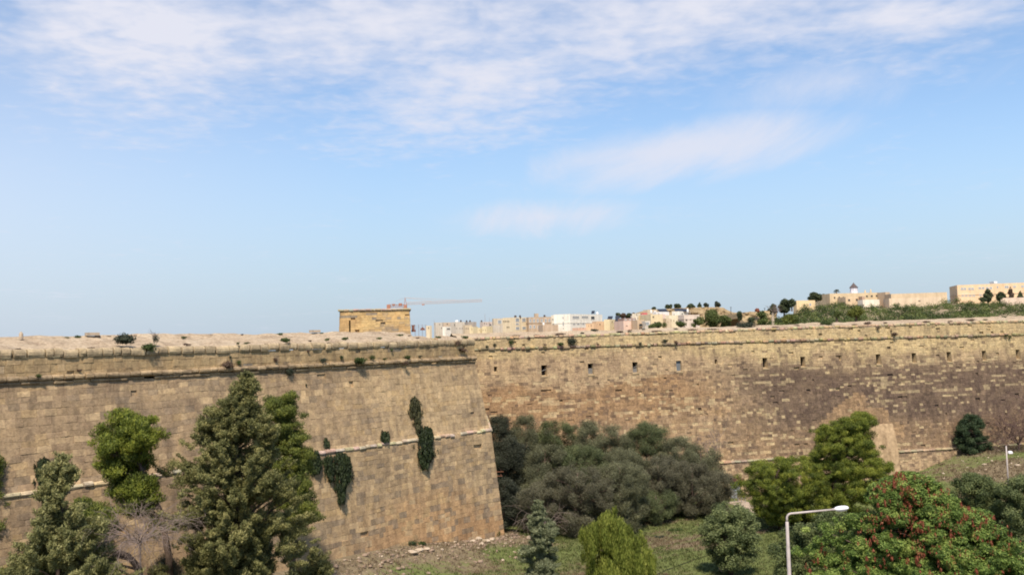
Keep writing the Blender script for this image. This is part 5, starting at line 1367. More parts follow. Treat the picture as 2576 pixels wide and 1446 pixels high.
# far left cluster
H('small cream house at the end of the town nearest the stone blockhouse', 'R1', 370, 470, 505, 598, 700, 395, cream, 0.98, [('L', 435, 650, 22, 40)])
H('low pale house with a grey upper floor left of the dark garage', 'R1', 550, 602, 770, 525, 705, 410, greyp, 0.5, [('R', 690, 570, 22, 26), ('R', 730, 650, 20, 30), ('L', 575, 560, 16, 20)], roofbits=[('mast', 565, 500, 6, 50)])
H('brown fronted flat above the dark garage opening', 'R1', 755, 780, 945, 524, 640, 405, (0.40, 0.30, 0.21), 0.35, [('R', 870, 560, 40, 28)])
H('white garage building with one wide dark opening', 'R1', 755, 830, 945, 622, 712, 380, white, 0.98, [('R', 890, 672, 78, 40)])
H('large grey flat roofed house with water tanks, middle of the left town group', 'R1', 940, 1070, 1270, 512, 715, 400, greyp, 0.6, [('L', 1045, 580, 26, 50), ('R', 1085, 660, 16, 24), ('R', 1160, 660, 18, 26), ('R', 1215, 660, 18, 26)], roofbits=[('tank', 1080, 490, 22, 22), ('tank', 1110, 490, 18, 24), ('tankd', 1190, 485, 40, 22)])
H('dark grey upper block beside the large grey house', 'R1', 1255, 1350, 1550, 512, 620, 415, (0.22, 0.19, 0.175), 0.5, [], roofbits=[('tankd', 1325, 500, 20, 18), ('tankd', 1405, 500, 20, 14)])
H('tan terrace house with a row of small dark openings', 'R1', 1230, 1290, 1455, 585, 715, 385, tanp, 0.5, [('R', 1310, 665, 20, 26), ('R', 1355, 665, 20, 30), ('R', 1420, 640, 20, 22)])
H('cream house with an orange shaded side, left of the yellow row', 'R1', 1390, 1475, 1590, 625, 722, 375, yell, 0.98, [('L', 1450, 680, 14, 60)])
H('low yellow house, first of the yellow row', 'R1', 1580, 1640, 1690, 645, 724, 365, yell, 0.98, [('L', 1620, 700, 14, 26)])
H('tall yellow house with two narrow doors in the yellow row', 'R1', 1688, 1790, 1930, 612, 730, 362, yell, 0.98, [('L', 1710, 700, 12, 36), ('L', 1765, 700, 12, 36)])
H('yellow house with a scalloped roof edge, last of the yellow row', 'R1', 1895, 2030, 2110, 605, 712, 370, cream, 0.98, [], roofbits=[('tankd', 1880, 600, 16, 18)])
H('grey and pink house carrying a tall antenna mast', 'R1', 1630, 1705, 1930, 510, 600, 430, (0.44, 0.36, 0.32), 0.55, [('R', 1740, 545, 22, 24), ('R', 1860, 545, 24, 18), ('R', 1790, 550, 20, 20)], roofbits=[('mast', 1755, 420, 8, 210), ('mast', 1860, 455, 10, 90), ('tankd', 1675, 500, 18, 16)])
H('tan block with a framed orange opening beside the cream corner block', 'R1', 1920, 1955, 2170, 432, 600, 385, (0.42, 0.345, 0.24), 0.3, [('R', 2095, 510, 90, 90, 'grey')])
H('grey low house in front of the tan block', 'R1', 1860, 1950, 2280, 590, 705, 368, greyp, 0.5, [('R', 2200, 620, 18, 20), ('L', 1940, 540, 10, 10)])
house('cream corner block with rows of small square windows on its sunlit side', 'building', 'R2', -180, 66, 430, 405, 700, 350, (0.60, 0.49, 0.31), 0.75,
      [('L', -150 + 40 * i, 495, 28, 36) for i in range(4)] + [('L', -70 + 40 * i, 632, 28, 36) for i in range(2)] + [('R', 170, 465, 90, 90, 'grey'), ('R', 325, 465, 90, 90, 'grey'), ('R', 165, 560, 80, 44, 'grey'), ('R', 170, 660, 90, 70, 'grey'), ('R', 325, 655, 90, 70, 'grey')], name='apartment_block', roofbits=[('tankd', 125, 385, 60, 26), ('tankd', 235, 388, 30, 20)])
house('brown fronted building with a row of tall pale windows', 'building', 'R2', 425, 432, 975, 402, 690, 352, brownp, 0.28,
      [('R', x, 480, 46, 84, 'grey') for x in (472, 560, 650, 742, 838, 925)] + [('R', 475, 625, 50, 76, 'grey'), ('R', 562, 625, 46, 76, 'grey'), ('R', 690, 640, 100, 70, 'grey')], name='apartment_block', dpt=10, roofbits=[('box', 615, 360, 90, 90), ('tankd', 805, 375, 24, 30), ('mast', 842, 375, 6, 40)], band=(-2.4, 0.3))
H('low plain brown wall house in front of the white building', 'R2', 755, 765, 1135, 580, 690, 335, (0.36, 0.25, 0.16), 0.3, [], dpt=5, roofbits=[('tank', 785, 572, 18, 20)])
H('cream stepped house joined to the left of the white building', 'R2', 965, 1130, 1240, 350, 690, 372, pale, 0.98, [('L', 1075, 442, 32, 36), ('L', 1010, 565, 40, 30), ('L', 1005, 450, 30, 26)])
house('long white two storey building with grey window strips', 'building', 'R2', 1030, 1405, 2290, 325, 682, 340, white, 0.98,
      [('R', 1550, 403, 178, 56, 'multi'), ('R', 1795, 396, 178, 52, 'multi'), ('R', 2012, 412, 108, 80), ('R', 1500, 558, 60, 36, 'grey'), ('R', 1610, 557, 62, 36, 'grey'), ('R', 1745, 553, 62, 36, 'grey'), ('L', 1247, 412, 28, 46, 'grey'), ('L', 1247, 552, 28, 94, 'grey'), ('L', 1247, 662, 26, 22)], name='white_building', roofbits=[('solar', 1950, 278, 100, 66), ('dome', 2045, 300, 60, 60)], band=(-3.4, 0.12))
H('low orange house with a lit front, before the white building', 'R2', 1780, 1955, 2090, 545, 640, 318, oran, 0.98, [('L', 1905, 595, 14, 46), ('L', 1850, 600, 10, 40)])
H('orange upper house with one small dark window', 'R2', 1935, 2020, 2210, 496, 642, 328, (0.58, 0.36, 0.19), 0.5, [('R', 2106, 566, 26, 40)])
H('low terracotta shed at the foot of the white building', 'R2', 1470, 1600, 1790, 648, 690, 312, (0.60, 0.34, 0.22), 0.6, [('R', 1640, 655, 18, 14), ('R', 1720, 655, 30, 14)])
H('yellow house with solar panels on its roof beside the pink house', 'R2', 2205, 2330, 2765, 450, 650, 322, yell, 0.98, [('R', 2397, 505, 30, 44), ('R', 2440, 640, 30, 16)], roofbits=[('solar', 2350, 410, 150, 74), ('solar', 2520, 430, 130, 140)])
H('pink house with a maroon roof terrace', 'R3', 185, 195, 508, 545, 695, 312, pinkp, 0.3, [('R', 275, 660, 40, 28), ('R', 430, 664, 40, 44)], dpt=8)
H('maroon roof shelter on top of the pink house', 'R3', 192, 200, 500, 485, 548, 316, (0.17, 0.07, 0.06), 0.3, [('R', 250, 518, 50, 26, 'grey'), ('R', 355, 515, 50, 26, 'grey'), ('R', 450, 515, 50, 26, 'grey')], dpt=5, down=0.5)
H('narrow tall cream house between the pink house and the arched one', 'R3', 408, 520, 612, 372, 690, 325, pale, 0.98, [('L', 508, 400, 16, 44), ('L', 532, 490, 14, 40)])
arch = H('small brown house with a dark arched doorway', 'R3', 512, 522, 692, 526, 682, 308, (0.45, 0.31, 0.18), 0.3, [], dpt=7)
def arch_door(root, R, x, y, w, h, Y):
    ex, ey = zz(R, x, y); p = at(ex, ey, Y - 1.2); m_ = Y / FPX * 0.10743; mb = MB(); n = 10; vs = []
    for k in range(2):
        for i in range(n + 1):
            t = math.pi * i / n; vs.append(p + Vector((math.cos(t) * w / 2 * m_, k * 0.3 + math.cos(t) * w / 2 * m_ * 0.3, math.sin(t) * h / 2 * m_)))
    for k in range(2):
        vs += [p + Vector((-w / 2 * m_, k * 0.3 - w / 2 * m_ * 0.3, -h / 2 * m_)), p + Vector((w / 2 * m_, k * 0.3 + w / 2 * m_ * 0.3, -h / 2 * m_))]
    a_ = list(range(n + 1)); b_ = list(range(n + 1, 2 * n + 2)); c_ = 2 * n + 2
    fs = [tuple(a_ + [c_, c_ + 1]), tuple(reversed(b_ + [c_ + 2, c_ + 3]))] + [(a_[i], b_[i], b_[i + 1], a_[i + 1]) for i in range(n)]
    mb.add(vs, fs); mb.build('arched_door', M['win_dark'], root)
arch_door(arch, 'R3', 602, 640, 78, 60, 308.6)
H('low house with a wide grey garage door', 'R3', 690, 698, 830, 545, 668, 306, greyp, 0.3, [('R', 760, 612, 90, 84, 'grey'), ('R', 712, 612, 22, 80)], dpt=6)
H('grey-pink house with a red tank on the roof', 'R3', 580, 600, 815, 402, 560, 335, (0.52, 0.42, 0.36), 0.35, [('R', 686, 492, 34, 46)], dpt=8)
tk = at(*zz('R3', 672, 388), 337); mb = MB(); mb.cbox((tk.x, tk.y, tk.z - 0.1), 2.3, 1.6, 0.8, 0.3); mb.cbox((tk.x + 0.3, tk.y, tk.z + 0.42), 1.4, 1.2, 0.25, 0.3)
M['red_cover'] = mat_plain('faded_red_cover', (0.50, 0.14, 0.13), 0.7, 0.15); tag(mb.build('roof_shed', M['red_cover'], None, origin=(tk.x, tk.y, tk.z - 0.5)), 'faded red roof shed standing on the grey-pink house', 'shed')
H('yellow two storey house with a shaded veranda', 'R3', 805, 835, 1135, 395, 645, 318, (0.60, 0.48, 0.27), 0.35, [('R', 895, 452, 44, 40), ('R', 936, 590, 66, 56), ('R', 1055, 592, 36, 44)], dpt=9, band=(-6.6, 0.35))
H('tan lower block right of the yellow veranda house', 'R3', 1128, 1200, 1335, 492, 605, 322, tanp, 0.5, [('R', 1235, 572, 26, 14), ('R', 1322, 530, 12, 40)])
H('cream block behind the tan lower block', 'R3', 1188, 1300, 1370, 408, 520, 340, cream, 0.98)
H('white cube house under a sloping solar roof', 'R3', 1350, 1505, 1805, 318, 560, 345, white, 0.98, [('R', 1590, 380, 46, 44), ('L', 1395, 395, 16, 40)], roofbits=[('tank', 1700, 300, 20, 20)])
H('bright lit cream garden house below the white cube house', 'R3', 1300, 1605, 1650, 405, 560, 325, (0.72, 0.62, 0.42), 0.95, [('L', 1400, 535, 14, 30), ('L', 1330, 530, 12, 30)])
H('long grey-pink house with three dark openings beside the green bush', 'R3', 1600, 1612, 2000, 405, 560, 322, (0.53, 0.44, 0.37), 0.3, [('R', 1672, 525, 50, 48), ('R', 1772, 512, 30, 24), ('R', 1880, 510, 44, 24)], dpt=9, band=(-1.6, 0.2))
H('yellow ochre house at the back under the ridge', 'R3', 680, 760, 1010, 285, 380, 400, tanp, 0.5)
H('white house with a blue-grey roof behind the yellow veranda house', 'R3', 900, 960, 1290, 335, 400, 375, (0.66, 0.65, 0.64), 0.4, [('R', 1020, 365, 40, 20, 'grey')], roofbits=[('dome', 935, 310, 40, 50), ('tank', 845, 340, 30, 36)])
H('small pink house behind the yellow veranda house', 'R3', 1030, 1050, 1190, 385, 450, 350, (0.60, 0.44, 0.38), 0.4, [('R', 1062, 425, 20, 24)], dpt=6)
def panel_roof(label, pts, R, Y):
    P = [at(*zz(R, x, y), Y + dy) for x, y, dy in pts]; mb = MB(); mb.add(P + [p - Vector((0, 0, 0.25)) for p in P], [(0, 1, 2, 3), (7, 6, 5, 4)] + [(i, (i + 1) % 4, 4 + (i + 1) % 4, 4 + i) for i in range(4)])
    root = empty('solar_array', P[0] - Vector((0, 0, 2.5)), label, 'solar panels'); mb.build('panels', M['solar'], root)
    mb = MB()
    for p in P: mb.tube([p - Vector((0, 0, 0.2)), p - Vector((0, 0, 3.5))], [0.08, 0.08], 5)
    mb.build('stand', M['steel'], root)
panel_roof('long dark solar array over the white cube house', [(1412, 318, 0), (1752, 314, 2), (1690, 262, 9), (1378, 258, 8)], 'R3', 347)
panel_roof('steep dark solar array left of the one over the white cube', [(1050, 332, 0), (1245, 322, 1), (1185, 262, 8), (990, 268, 7)], 'R3', 385)

# stone blockhouse on the bastion
M['blockhouse'] = mat_stone('ochre_ashlar', 0.22, 0.15)
def blockhouse():
    Y = 104.0; th = math.atan2(CD[1], CD[0]) * 0.55
    bl = at(852, 838, Y); br_ = at(1031.5, 833, Y); W0 = Wall((bl.x, bl.y), (math.cos(th), math.sin(th)), (math.sin(th), -math.cos(th)), interp([(20.0, 0.0), (24.2, -0.14)]))
    Lw = (br_ - bl).length / math.cos(th); zt = at(855, 783, Y).z
    root = empty('blockhouse', bl, 'square ochre stone blockhouse with a slit doorway on top of the bastion', 'blockhouse')
    def colf(u, z):
        n1 = fbm(u * 0.5, z * 0.6, 3.0, 3); c = mixv((0.56, 0.36, 0.165), (0.60, 0.42, 0.20), 0.5 + n1)
        rgt = sst(2.5, 5.5, u + n1) * (1 - sst(22.9, 23.7, z))
        if random.random() < 0.45 * rgt: c = mixv(c, (0.30, 0.235, 0.17), random.uniform(0.2, 0.8))
        if random.random() < 0.05: c = (0.31, 0.25, 0.18)
        k = random.uniform(0.94, 1.05); return tuple(x * k for x in c), 0.0
    us = (zz('R7', 243, 600)[0] - 852) / 179.5 * Lw
    holes = [(us - 0.07, us + 0.07, 20.0, at(900, 805, Y).z, 'slit')]
    mb = MB(); zs = courses([20.3, holes[0][3], zt], 0.26, 0.32)
    block_wall(mb, W0, zs, lambda z: 0.0 + 0.06 * (z - 20.3), lambda z: Lw - 0.05 * (z - 20.3), 0.4, 0.8, colf, holes=holes, joint=0.008, depth=0.03, rough=0.012, pits=0.02)
    D = 6.0
    W1 = Wall(W0.pt(0, 0), -W0.n, -W0.d, W0.off); W2 = Wall(W0.pt(Lw, 0), -W0.n, W0.d, W0.off); W3 = Wall(W0.pt(0, 0) - W0.n * D, W0.d, -W0.n, W0.off)
    for w_, ll in ((W1, D), (W2, D), (W3, Lw)): block_wall(mb, w_, courses([20.3, zt], 0.26, 0.32), lambda z: 0.05 * (z - 20.3), lambda z: ll - 0.05 * (z - 20.3), 0.4, 0.8, colf, joint=0.008, depth=0.03, rough=0.012)
    mb.build('wall', M['blockhouse'], root)
    mb = MB(); prof = [(-0.3, zt - 0.02), (-0.02, zt), (0.03, zt + 0.06), (0.02, zt + 0.17), (-0.05, zt + 0.22), (-0.3, zt + 0.22)]
    cf = lambda u, z: tuple(x * random.uniform(0.85, 1.1) for x in (0.44, 0.35, 0.24))
    profile_blocks(mb, W0, -0.02, Lw + 0.02, prof, 0.4, 0.9, cf, gap=0.012, jz=0.012, jo=0.012)
    for w_, ll in ((W1, D), (W2, D), (W3, Lw)): profile_blocks(mb, w_, 0.1, ll, prof, 0.4, 0.9, cf, gap=0.012, jz=0.012)
    mb.build('capstone_row', M['blockhouse'], root)
    mb = MB(); a, b, c, d = [W0.pt(x, zt, y) for x, y in ((0.2, -0.2), (Lw - 0.2, -0.2), (Lw - 0.2, -D + 0.2), (0.2, -D + 0.2))]
    mb.add([a, b, c, d] + [p - Vector((0, 0, 0.2)) for p in (a, b, c, d)], [(0, 1, 2, 3), (7, 6, 5, 4)]); mb.build('roof', M['rubble_top'], root)
    mb = MB(); mb.box(W0.pt(us - 0.15, 20.2, -0.6), W0.d * 0.3, -W0.n * 0.1, Vector((0, 0, holes[0][3] - 20.2))); 
    for s_ in (-0.08, 0.07): mb.box(W0.pt(us + s_, 20.2, -0.6), W0.d * 0.01, W0.n * 0.55, Vector((0, 0, holes[0][3] - 20.2)))
    mb.build('slit_doorway', M['dark_room'], root)
blockhouse()

# tower crane
def crane():
    Y = 450.0; M['crane_red'] = mat_plain('orange_red_crane_paint', (0.36, 0.17, 0.115), 0.6, 0.1); M['crane_pale'] = mat_plain('faded_pink_crane_paint', (0.46, 0.38, 0.35), 0.6, 0.1)
    z7 = lambda x, y, Yy=Y: at(*zz('R7', x, y), Yy)
    c = z7(1168, 265); base = Vector((c.x, c.y, 20.0)); root = empty('tower_crane', base, 'orange-red tower crane with a long pale jib behind the blockhouse', 'crane')
    def lattice(mb, a, b, w, h, n, r):
        a = Vector(a); b = Vector(b); t = (b - a).normalized(); s = t.cross(Vector((0, 0, 1)))
        if s.length < 0.1: s = Vector((1, 0, 0))
        s.normalize(); u = s.cross(t).normalized()
        if u.z < 0: u = -u
        cs = [s * w / 2, -s * w / 2, u * h] if h else [s * w / 2 + u * w / 2, -s * w / 2 + u * w / 2, -s * w / 2 - u * w / 2, s * w / 2 - u * w / 2]
        for q in cs: mb.tube([a + q, b + q], [r, r], 5)
        for i in range(n):
            p = a.lerp(b, i / n); q = a.lerp(b, (i + 1) / n); m_ = p.lerp(q, 0.5)
            k = len(cs)
            for j in range(k):
                mb.tube([p + cs[j], m_ + cs[(j + 1) % k], q + cs[j]], [r * 0.6] * 3, 4, cap=False)
    mb = MB(); lattice(mb, base, c - Vector((0, 0, 0.6)), 1.5, 0, 12, 0.13); mb.build('tower', M['crane_red'], root)
    tip = z7(2445, 190, Y + 6); j0 = z7(1190, 240)
    mb = MB(); lattice(mb, j0, tip, 1.1, 1.1, 30, 0.10); mb.build('jib', M['crane_pale'], root)
    cj = z7(870, 262, Y - 4); mb = MB(); lattice(mb, z7(1160, 262), cj, 1.2, 0, 8, 0.10); mb.build('counter_jib', M['crane_red'], root)
    ap = z7(1164, 125); mb = MB()
    for dx in (-0.7, 0.7): mb.tube([c + Vector((dx, 0, 0)), ap], [0.16, 0.1], 6)
    mb.build('mast_head', M['crane_red'], root)
    mb = MB(); mb.tube([ap, j0.lerp(tip, 0.34) + Vector((0, 0, 1.1))], [0.07, 0.07], 4); mb.tube([ap, j0.lerp(tip, 0.68) + Vector((0, 0, 1.1))], [0.07, 0.07], 4); mb.tube([ap, cj + Vector((0.8, 0, 0.8))], [0.05, 0.05], 4); mb.build('tie_rods', M['crane_pale'], root)
    mb = MB(); p = z7(890, 265, Y - 4); mb.cbox(p + Vector((0, 0, -0.3)), 1.7, 1.2, 1.9); mb.build('counterweight', M['crane_red'], root)
    mb = MB(); p = z7(1086, 240); mb.cbox(p, 1.6, 1.4, 1.3); q = z7(975, 245, Y - 2); mb.cbox(q, 1.3, 1.2, 0.9); mb.build('winch_box', M['crane_red'], root)
    mb = MB(); mb.cbox(z7(1168, 262) + Vector((0.2, -0.8, -0.3)), 1.4, 1.4, 1.7); mb.build('cab', M['crane_red'], root)
    mb = MB(); p = z7(1465, 242); mb.cbox(p, 1.2, 1.2, 0.5); mb.build('trolley', M['crane_red'], root)
crane()
# rusty railing and gear right of the blockhouse
M['gear'] = mat_plain('rusty_red_metal', (0.20, 0.085, 0.06), 0.8, 0.2)
fp = [at(*zz('R7', x, y), 112) for x, y in ((1245, 655), (1330, 655), (1390, 655), (1450, 655), (1510, 655))]
fe = empty('wire_fence', fp[0], 'thin wire fence with rusty posts between the blockhouse and the town', 'fence')
for q in fp:
    mb = MB(); mb.tube([q - Vector((0, 0, 0.8)), q + Vector((0, 0, 0.62))], [0.02, 0.02], 5); mb.build('post', M['gear'], fe)
mb = MB()
for h_ in (0.2, 0.4, 0.6):
    for a_, b_ in zip(fp, fp[1:]): mb.tube([a_ + Vector((0, 0, h_)), a_.lerp(b_, 0.5) + Vector((0, 0, h_ - 0.05)), b_ + Vector((0, 0, h_))], [0.010] * 3, 4)
mb.build('wires', M['steel'], fe)
p = at(*zz('R7', 1298, 628), 111); mb = MB(); mb.cbox(p, 0.28, 0.3, 0.5); mb.cbox(p + Vector((0, 0, 0.3)), 0.4, 0.2, 0.1); mb.cbox(p + Vector((0.05, 0, -0.35)), 0.5, 0.3, 0.25)
tag(mb.build('iron_winch', M['gear'], None, origin=p), 'rusty red iron machine standing right of the blockhouse', 'machine')
p = at(*zz('R7', 1455, 648), 112); mb = MB(); mb.cbox(p, 0.45, 0.3, 0.25); mb.tube([p + Vector((-0.3, 0, -0.1)), p + Vector((0, 0, 0.2)), p + Vector((0.3, 0, -0.1))], [0.05, 0.07, 0.05], 6)
tag(mb.build('iron_drum', M['gear'], None, origin=p), 'low rusty iron drum by the wire fence', 'machine')
# small finial and blocks on the bastion top
p = hit(53, 843, BW.p0 - BW.n * 4.2, BW.n); mb = MB(); mb.tube([p + Vector((0, 0, -0.3)), p + Vector((0, 0, 0.1)), p + Vector((0, 0, 0.25))], [0.14, 0.13, 0.04], 8); tag(mb.build('stone_bollard', M['rock'], None, origin=p), 'small pale stone bollard on the bastion top at the far left', 'bollard')
for vx, vy, lb in ((232, 840, 'flat pale block on the crest of the bastion beside green weeds'), (792, 833, 'flat grey block on the crest of the bastion left of the blockhouse')):
    p = hit(vx, vy, BW.p0 - BW.n * 5.0, BW.n); mb = MB(); mb.cbox(p, 0.9, 0.5, 0.22, 0.8); tag(mb.build('stone_slab', M['rock'], None, origin=p), lb, 'stone')

# ---- hilltop fort, wall and school
Mh = (0.50, 0.37, 0.20)
fort = house('long ochre fort building with small dark windows on the hilltop', 'building', 'R5', 215, 225, 1515, 375, 590, 322, Mh, 0.12,
      [('R', 340, 470, 43, 48), ('R', 455, 466, 43, 48), ('R', 555, 462, 29, 43), ('R', 1135, 435, 56, 48), ('R', 1255, 432, 56, 48), ('R', 1382, 425, 59, 52)], name='fort_building', dpt=14, down=3)
def hz_box(root, name, R, x0, x1, yt, yb, Y, dep, mat, th=0.0):
    a = at(*zz(R, x0, yt), Y); b = at(*zz(R, x1, yt), Y); c = at(*zz(R, x0, yb), Y); mb = MB()
    d = Vector((math.cos(th), math.sin(th), 0)); mb.box(Vector((a.x, Y, c.z)), d * (b.x - a.x) / math.cos(th), Vector((-math.sin(th), math.cos(th), 0)) * dep, Vector((0, 0, a.z - c.z)))
    return mb.build(name, mat, root)
f2 = house('lower ochre fort wing with two dark arched windows', 'building', 'R5', 590, 598, 985, 455, 590, 314, (0.52, 0.37, 0.21), 0.12, [('R', 680, 528, 59, 60), ('R', 870, 520, 59, 60)], name='fort_wing', dpt=6, down=3)
f3 = house('brick red pier at the end of the lower fort wing', 'building', 'R5', 980, 985, 1032, 440, 590, 312, (0.36, 0.21, 0.13), 0.12, [], name='stone_pier', dpt=6, down=3)
f4 = house('brown end block of the fort building', 'building', 'R5', 1508, 1530, 1650, 340, 590, 320, (0.38, 0.26, 0.155), 0.3, [], name='fort_block', dpt=9, down=3)
f5 = house('low white wall building before the fort', 'building', 'R5', 965, 1000, 1415, 520, 600, 300, (0.70, 0.62, 0.50), 0.15, [], name='white_annex', dpt=3, down=3)
# cupola
cq = at(*zz('R5', 795, 372), 332); cup = empty('cupola', cq, 'white octagonal cupola with a dark pointed roof above the fort', 'cupola')
m_ = 332 / FPX * 0.10743; r_ = 88 * m_; hb = 130 * m_
mb = MB(); mb.tube([cq - Vector((0, 0, 3)), cq + Vector((0, 0, hb * 0.35)), cq + Vector((0, 0, hb * 0.36)), cq + Vector((0, 0, hb))], [r_, r_, r_ * 0.97, r_ * 0.97], 8); mb.build('drum', mat_plain('white_painted_wood', (0.74, 0.70, 0.72), 0.7, 0.05), cup)
for i in range(8):
    t = 2 * math.pi * (i + 0.5) / 8; ap = r_ * 0.97 * math.cos(math.pi / 8)
    c = cq + Vector((math.cos(t) * ap, math.sin(t) * ap, hb * 0.66)); mb = MB(); mb.cbox(c, 0.06, r_ * 0.42, hb * 0.5, t); mb.build('window', mat_plain('louvre_grey', (0.34, 0.33, 0.36), 0.7, 0.05) if i == 0 else bpy.data.materials['louvre_grey'], cup)
mb = MB(); mb.tube([cq + Vector((0, 0, hb)), cq + Vector((0, 0, hb + 0.15)), cq + Vector((0, 0, hb + 60 * m_)), cq + Vector((0, 0, hb + 118 * m_)), cq + Vector((0, 0, hb + 135 * m_))], [r_ * 1.12, r_ * 1.12, r_ * 0.58, r_ * 0.06, 0.03], 8); mb.build('roof', mat_plain('dark_slate_roof', (0.10, 0.075, 0.07), 0.7, 0.15), cup)
for x, y in ((1055, 330), (1186, 315)):
    p = at(*zz('R5', x, y), 330); mb = MB(); mb.tube([p + Vector((0, 0, -1.2)), p, p + Vector((0, 0, 0.7))], [0.35, 0.3, 0.1], 6); tag(mb.build('chimney', plaster(Mh), None, origin=p), 'pointed ochre chimney on the fort roof, ' + ('nearer the cupola' if x < 1100 else 'further from the cupola'), 'chimney')
# fort rampart stretching to the school
w1 = house('long ochre rampart wall between the fort and the school', 'wall', 'R5', 1640, 1660, 2900, 382, 570, 312, (0.50, 0.37, 0.22), -0.12, [], name='rampart', dpt=8, down=3)
w2 = house('lower pale rampart wall below the long ochre one', 'wall', 'R5', 1600, 1615, 2780, 488, 580, 296, (0.55, 0.42, 0.28), -0.10, [('R', 2290, 545, 60, 30)], name='rampart', dpt=6, down=3)
sc_w = [('R', x, 402, 60, 60, 'multi') for x in (1020, 1085, 1185, 1252)] + [('R', x, 385, 62, 60, 'multi') for x in (1408, 1482, 1572, 1648)] + [('R', x, 562, 58, 60, 'multi') for x in (1028, 1105, 1190, 1270)] + [('R', x, 550, 56, 60, 'multi') for x in (1415, 1490, 1580)] + [('R', 1795, 365, 36, 50, 'grey'), ('R', 1990, 360, 90, 60, 'multi'), ('R', 2160, 352, 60, 50, 'multi'), ('R', 2330, 345, 60, 50, 'multi'), ('R', 2405, 342, 70, 56, 'multi'), ('R', 2555, 335, 50, 50, 'multi')]
school = house('long two storey orange-cream school block with rows of windows on the hilltop', 'building', 'R6', 900, 915, 2900, 312, 690, 312, (0.66, 0.45, 0.25), -0.25, sc_w, name='school_building', dpt=12, down=3, band=(-3.6, 0.25))
hz_box(school, 'roof_hut', 'R6', 1830, 1910, 218, 262, 318, 3, M['tank'])
lw = house('pale low wall on the hillside below the school', 'wall', 'R6', 1985, 2000, 2800, 630, 700, 288, (0.56, 0.42, 0.32), -0.1, [], name='garden_wall', dpt=1.5, down=2)
yb = house('yellow building among trees at the top of the wooded slope', 'building', 'R4', 1770, 1790, 2240, 305, 450, 300, (0.62, 0.45, 0.22), 0.1, [('R', 2118, 395, 46, 60, 'grey')], name='house', dpt=9, down=4)

# ================================================================== far vegetation
M['wood'] = mat_leaf('far_tree_leaves', (0.032, 0.048, 0.014), (0.084, 0.112, 0.032), (0.165, 0.190, 0.058), 0.3)
M['wood_yellow'] = mat_leaf('far_yellow_green_leaves', (0.055, 0.070, 0.014), (0.125, 0.145, 0.028), (0.205, 0.215, 0.05), 0.25)
M['wood_dark'] = mat_leaf('far_dark_leaves', (0.024, 0.034, 0.016), (0.058, 0.074, 0.034), (0.110, 0.130, 0.06), 0.25)
def woodland():
    P, A, NR, T, L_, W_ = [], [], [], [], [], []
    edge, bot = WEDGE, WBOT
    for i in range(900):
        vx = random.uniform(1935, 2850); t = random.random() ** 0.8
        yt = lerp_rows(edge, 0, vx)[1]; yb_ = lerp_rows(bot, 0, vx)[1]
        Y = 165 + 118 * t; r = random.uniform(1.1, 2.7)
        vy = yb_ + (yt - yb_) * t + r * FPX / Y * random.uniform(0.75, 1.25)
        c = at(vx, vy, Y); n = int(75 * r * r)
        tc_ = random.gauss(0.46, 0.27)
        for k in range(3):
            cc = (c.x + random.gauss(0, r * 0.5), c.y + random.gauss(0, r * 0.5), c.z + random.gauss(0, r * 0.28)); m_ = n // 3
            q, a, nr = puff(cc, (r * 0.75, r * 0.75, r * 0.6), m_, 'leaf', 0.8, 0.4, 0.6)
            P.append(q); A.append(a); NR.append(nr); T.append(tc_ + random.gauss(0, 0.08) + 0.45 * fbm(vx * 0.02, Y * 0.05) + RNG.normal(0, 0.16, m_)); L_.append(RNG.uniform(0.3, 0.6, m_)); W_.append(RNG.uniform(0.13, 0.26, m_))
        q = at(vx, vy + 30, Y)
    o = leaf_mesh('woodland', np.concatenate(P), np.concatenate(A), np.concatenate(NR), np.concatenate(L_), np.concatenate(W_), np.concatenate(T), M['wood'])
    tag(o, 'dense green woodland covering the hillside below the fort and school', 'woodland', kind='stuff')
woodland()
def far_tree(label, R, x, yt, w, yb, Y, mat, name='tree', cat='tree', group=None, conic=False, dens=1.0):
    cx, ty = zz(R, x, yt); _, by = zz(R, x, yb); k = 0.10157 if R == 'R6' else 0.10743; hw = w * k / 2
    hgt = by - ty
    prof = [(0, 0.06), (0.3, 0.4), (0.65, 0.8), (0.95, 1.0)] if conic else [(0, 0.3), (0.12, 0.72), (0.35, 1.0), (0.65, 0.98), (0.9, 0.75), (1.0, 0.5)]
    rows = [(ty + hgt * t, cx - hw * f, cx + hw * f) for t, f in prof]
    b = at(cx, by + 3, Y); root = empty(name, Vector((b.x, Y, b.z - 1.2)), label, cat, group)
    old = dict(SPEC['dense']); SPEC['dense'].update(cr=max(0.7, hw * Y / FPX * 0.3), L=0.0016 * Y, W=0.00075 * Y, leaves=150, n=1.6 * dens, jag=0.42, hole=-0.24, fq=max(0.35, 2.2 / max(1.0, hw * Y / FPX)))
    c, RR, tips = crown(rows, Y, 'dense', random.uniform(0, 50), M[mat], root, dens)
    SPEC['dense'].update(old)
    mb = MB(); mb.tube([root.location, Vector((b.x, Y, (RR[0][0] + RR[-1][0]) / 2)), Vector((b.x, Y, RR[-1][0] - 0.4))], [0.25, 0.16, 0.06], 6); limbs(mb, [Vector(root.location), Vector((b.x, Y, (RR[0][0] + RR[-1][0]) / 2)), Vector((b.x, Y, RR[-1][0] - 0.4))], tips, 0.15, nmax=8)
    mb.build('trunk', M['bark'], root); return root
far_tree('bright yellow-green round tree in the middle of the wooded slope', 'R5', 850, 705, 470, 930, 172, 'wood_yellow')
far_tree('pale green tree left of the bright yellow-green one on the slope', 'R5', 390, 790, 190, 935, 170, 'wood', dens=0.8)
far_tree('yellowish bush near the pale dead trunk on the slope', 'R4', 1640, 630, 420, 840, 190, 'wood_yellow')
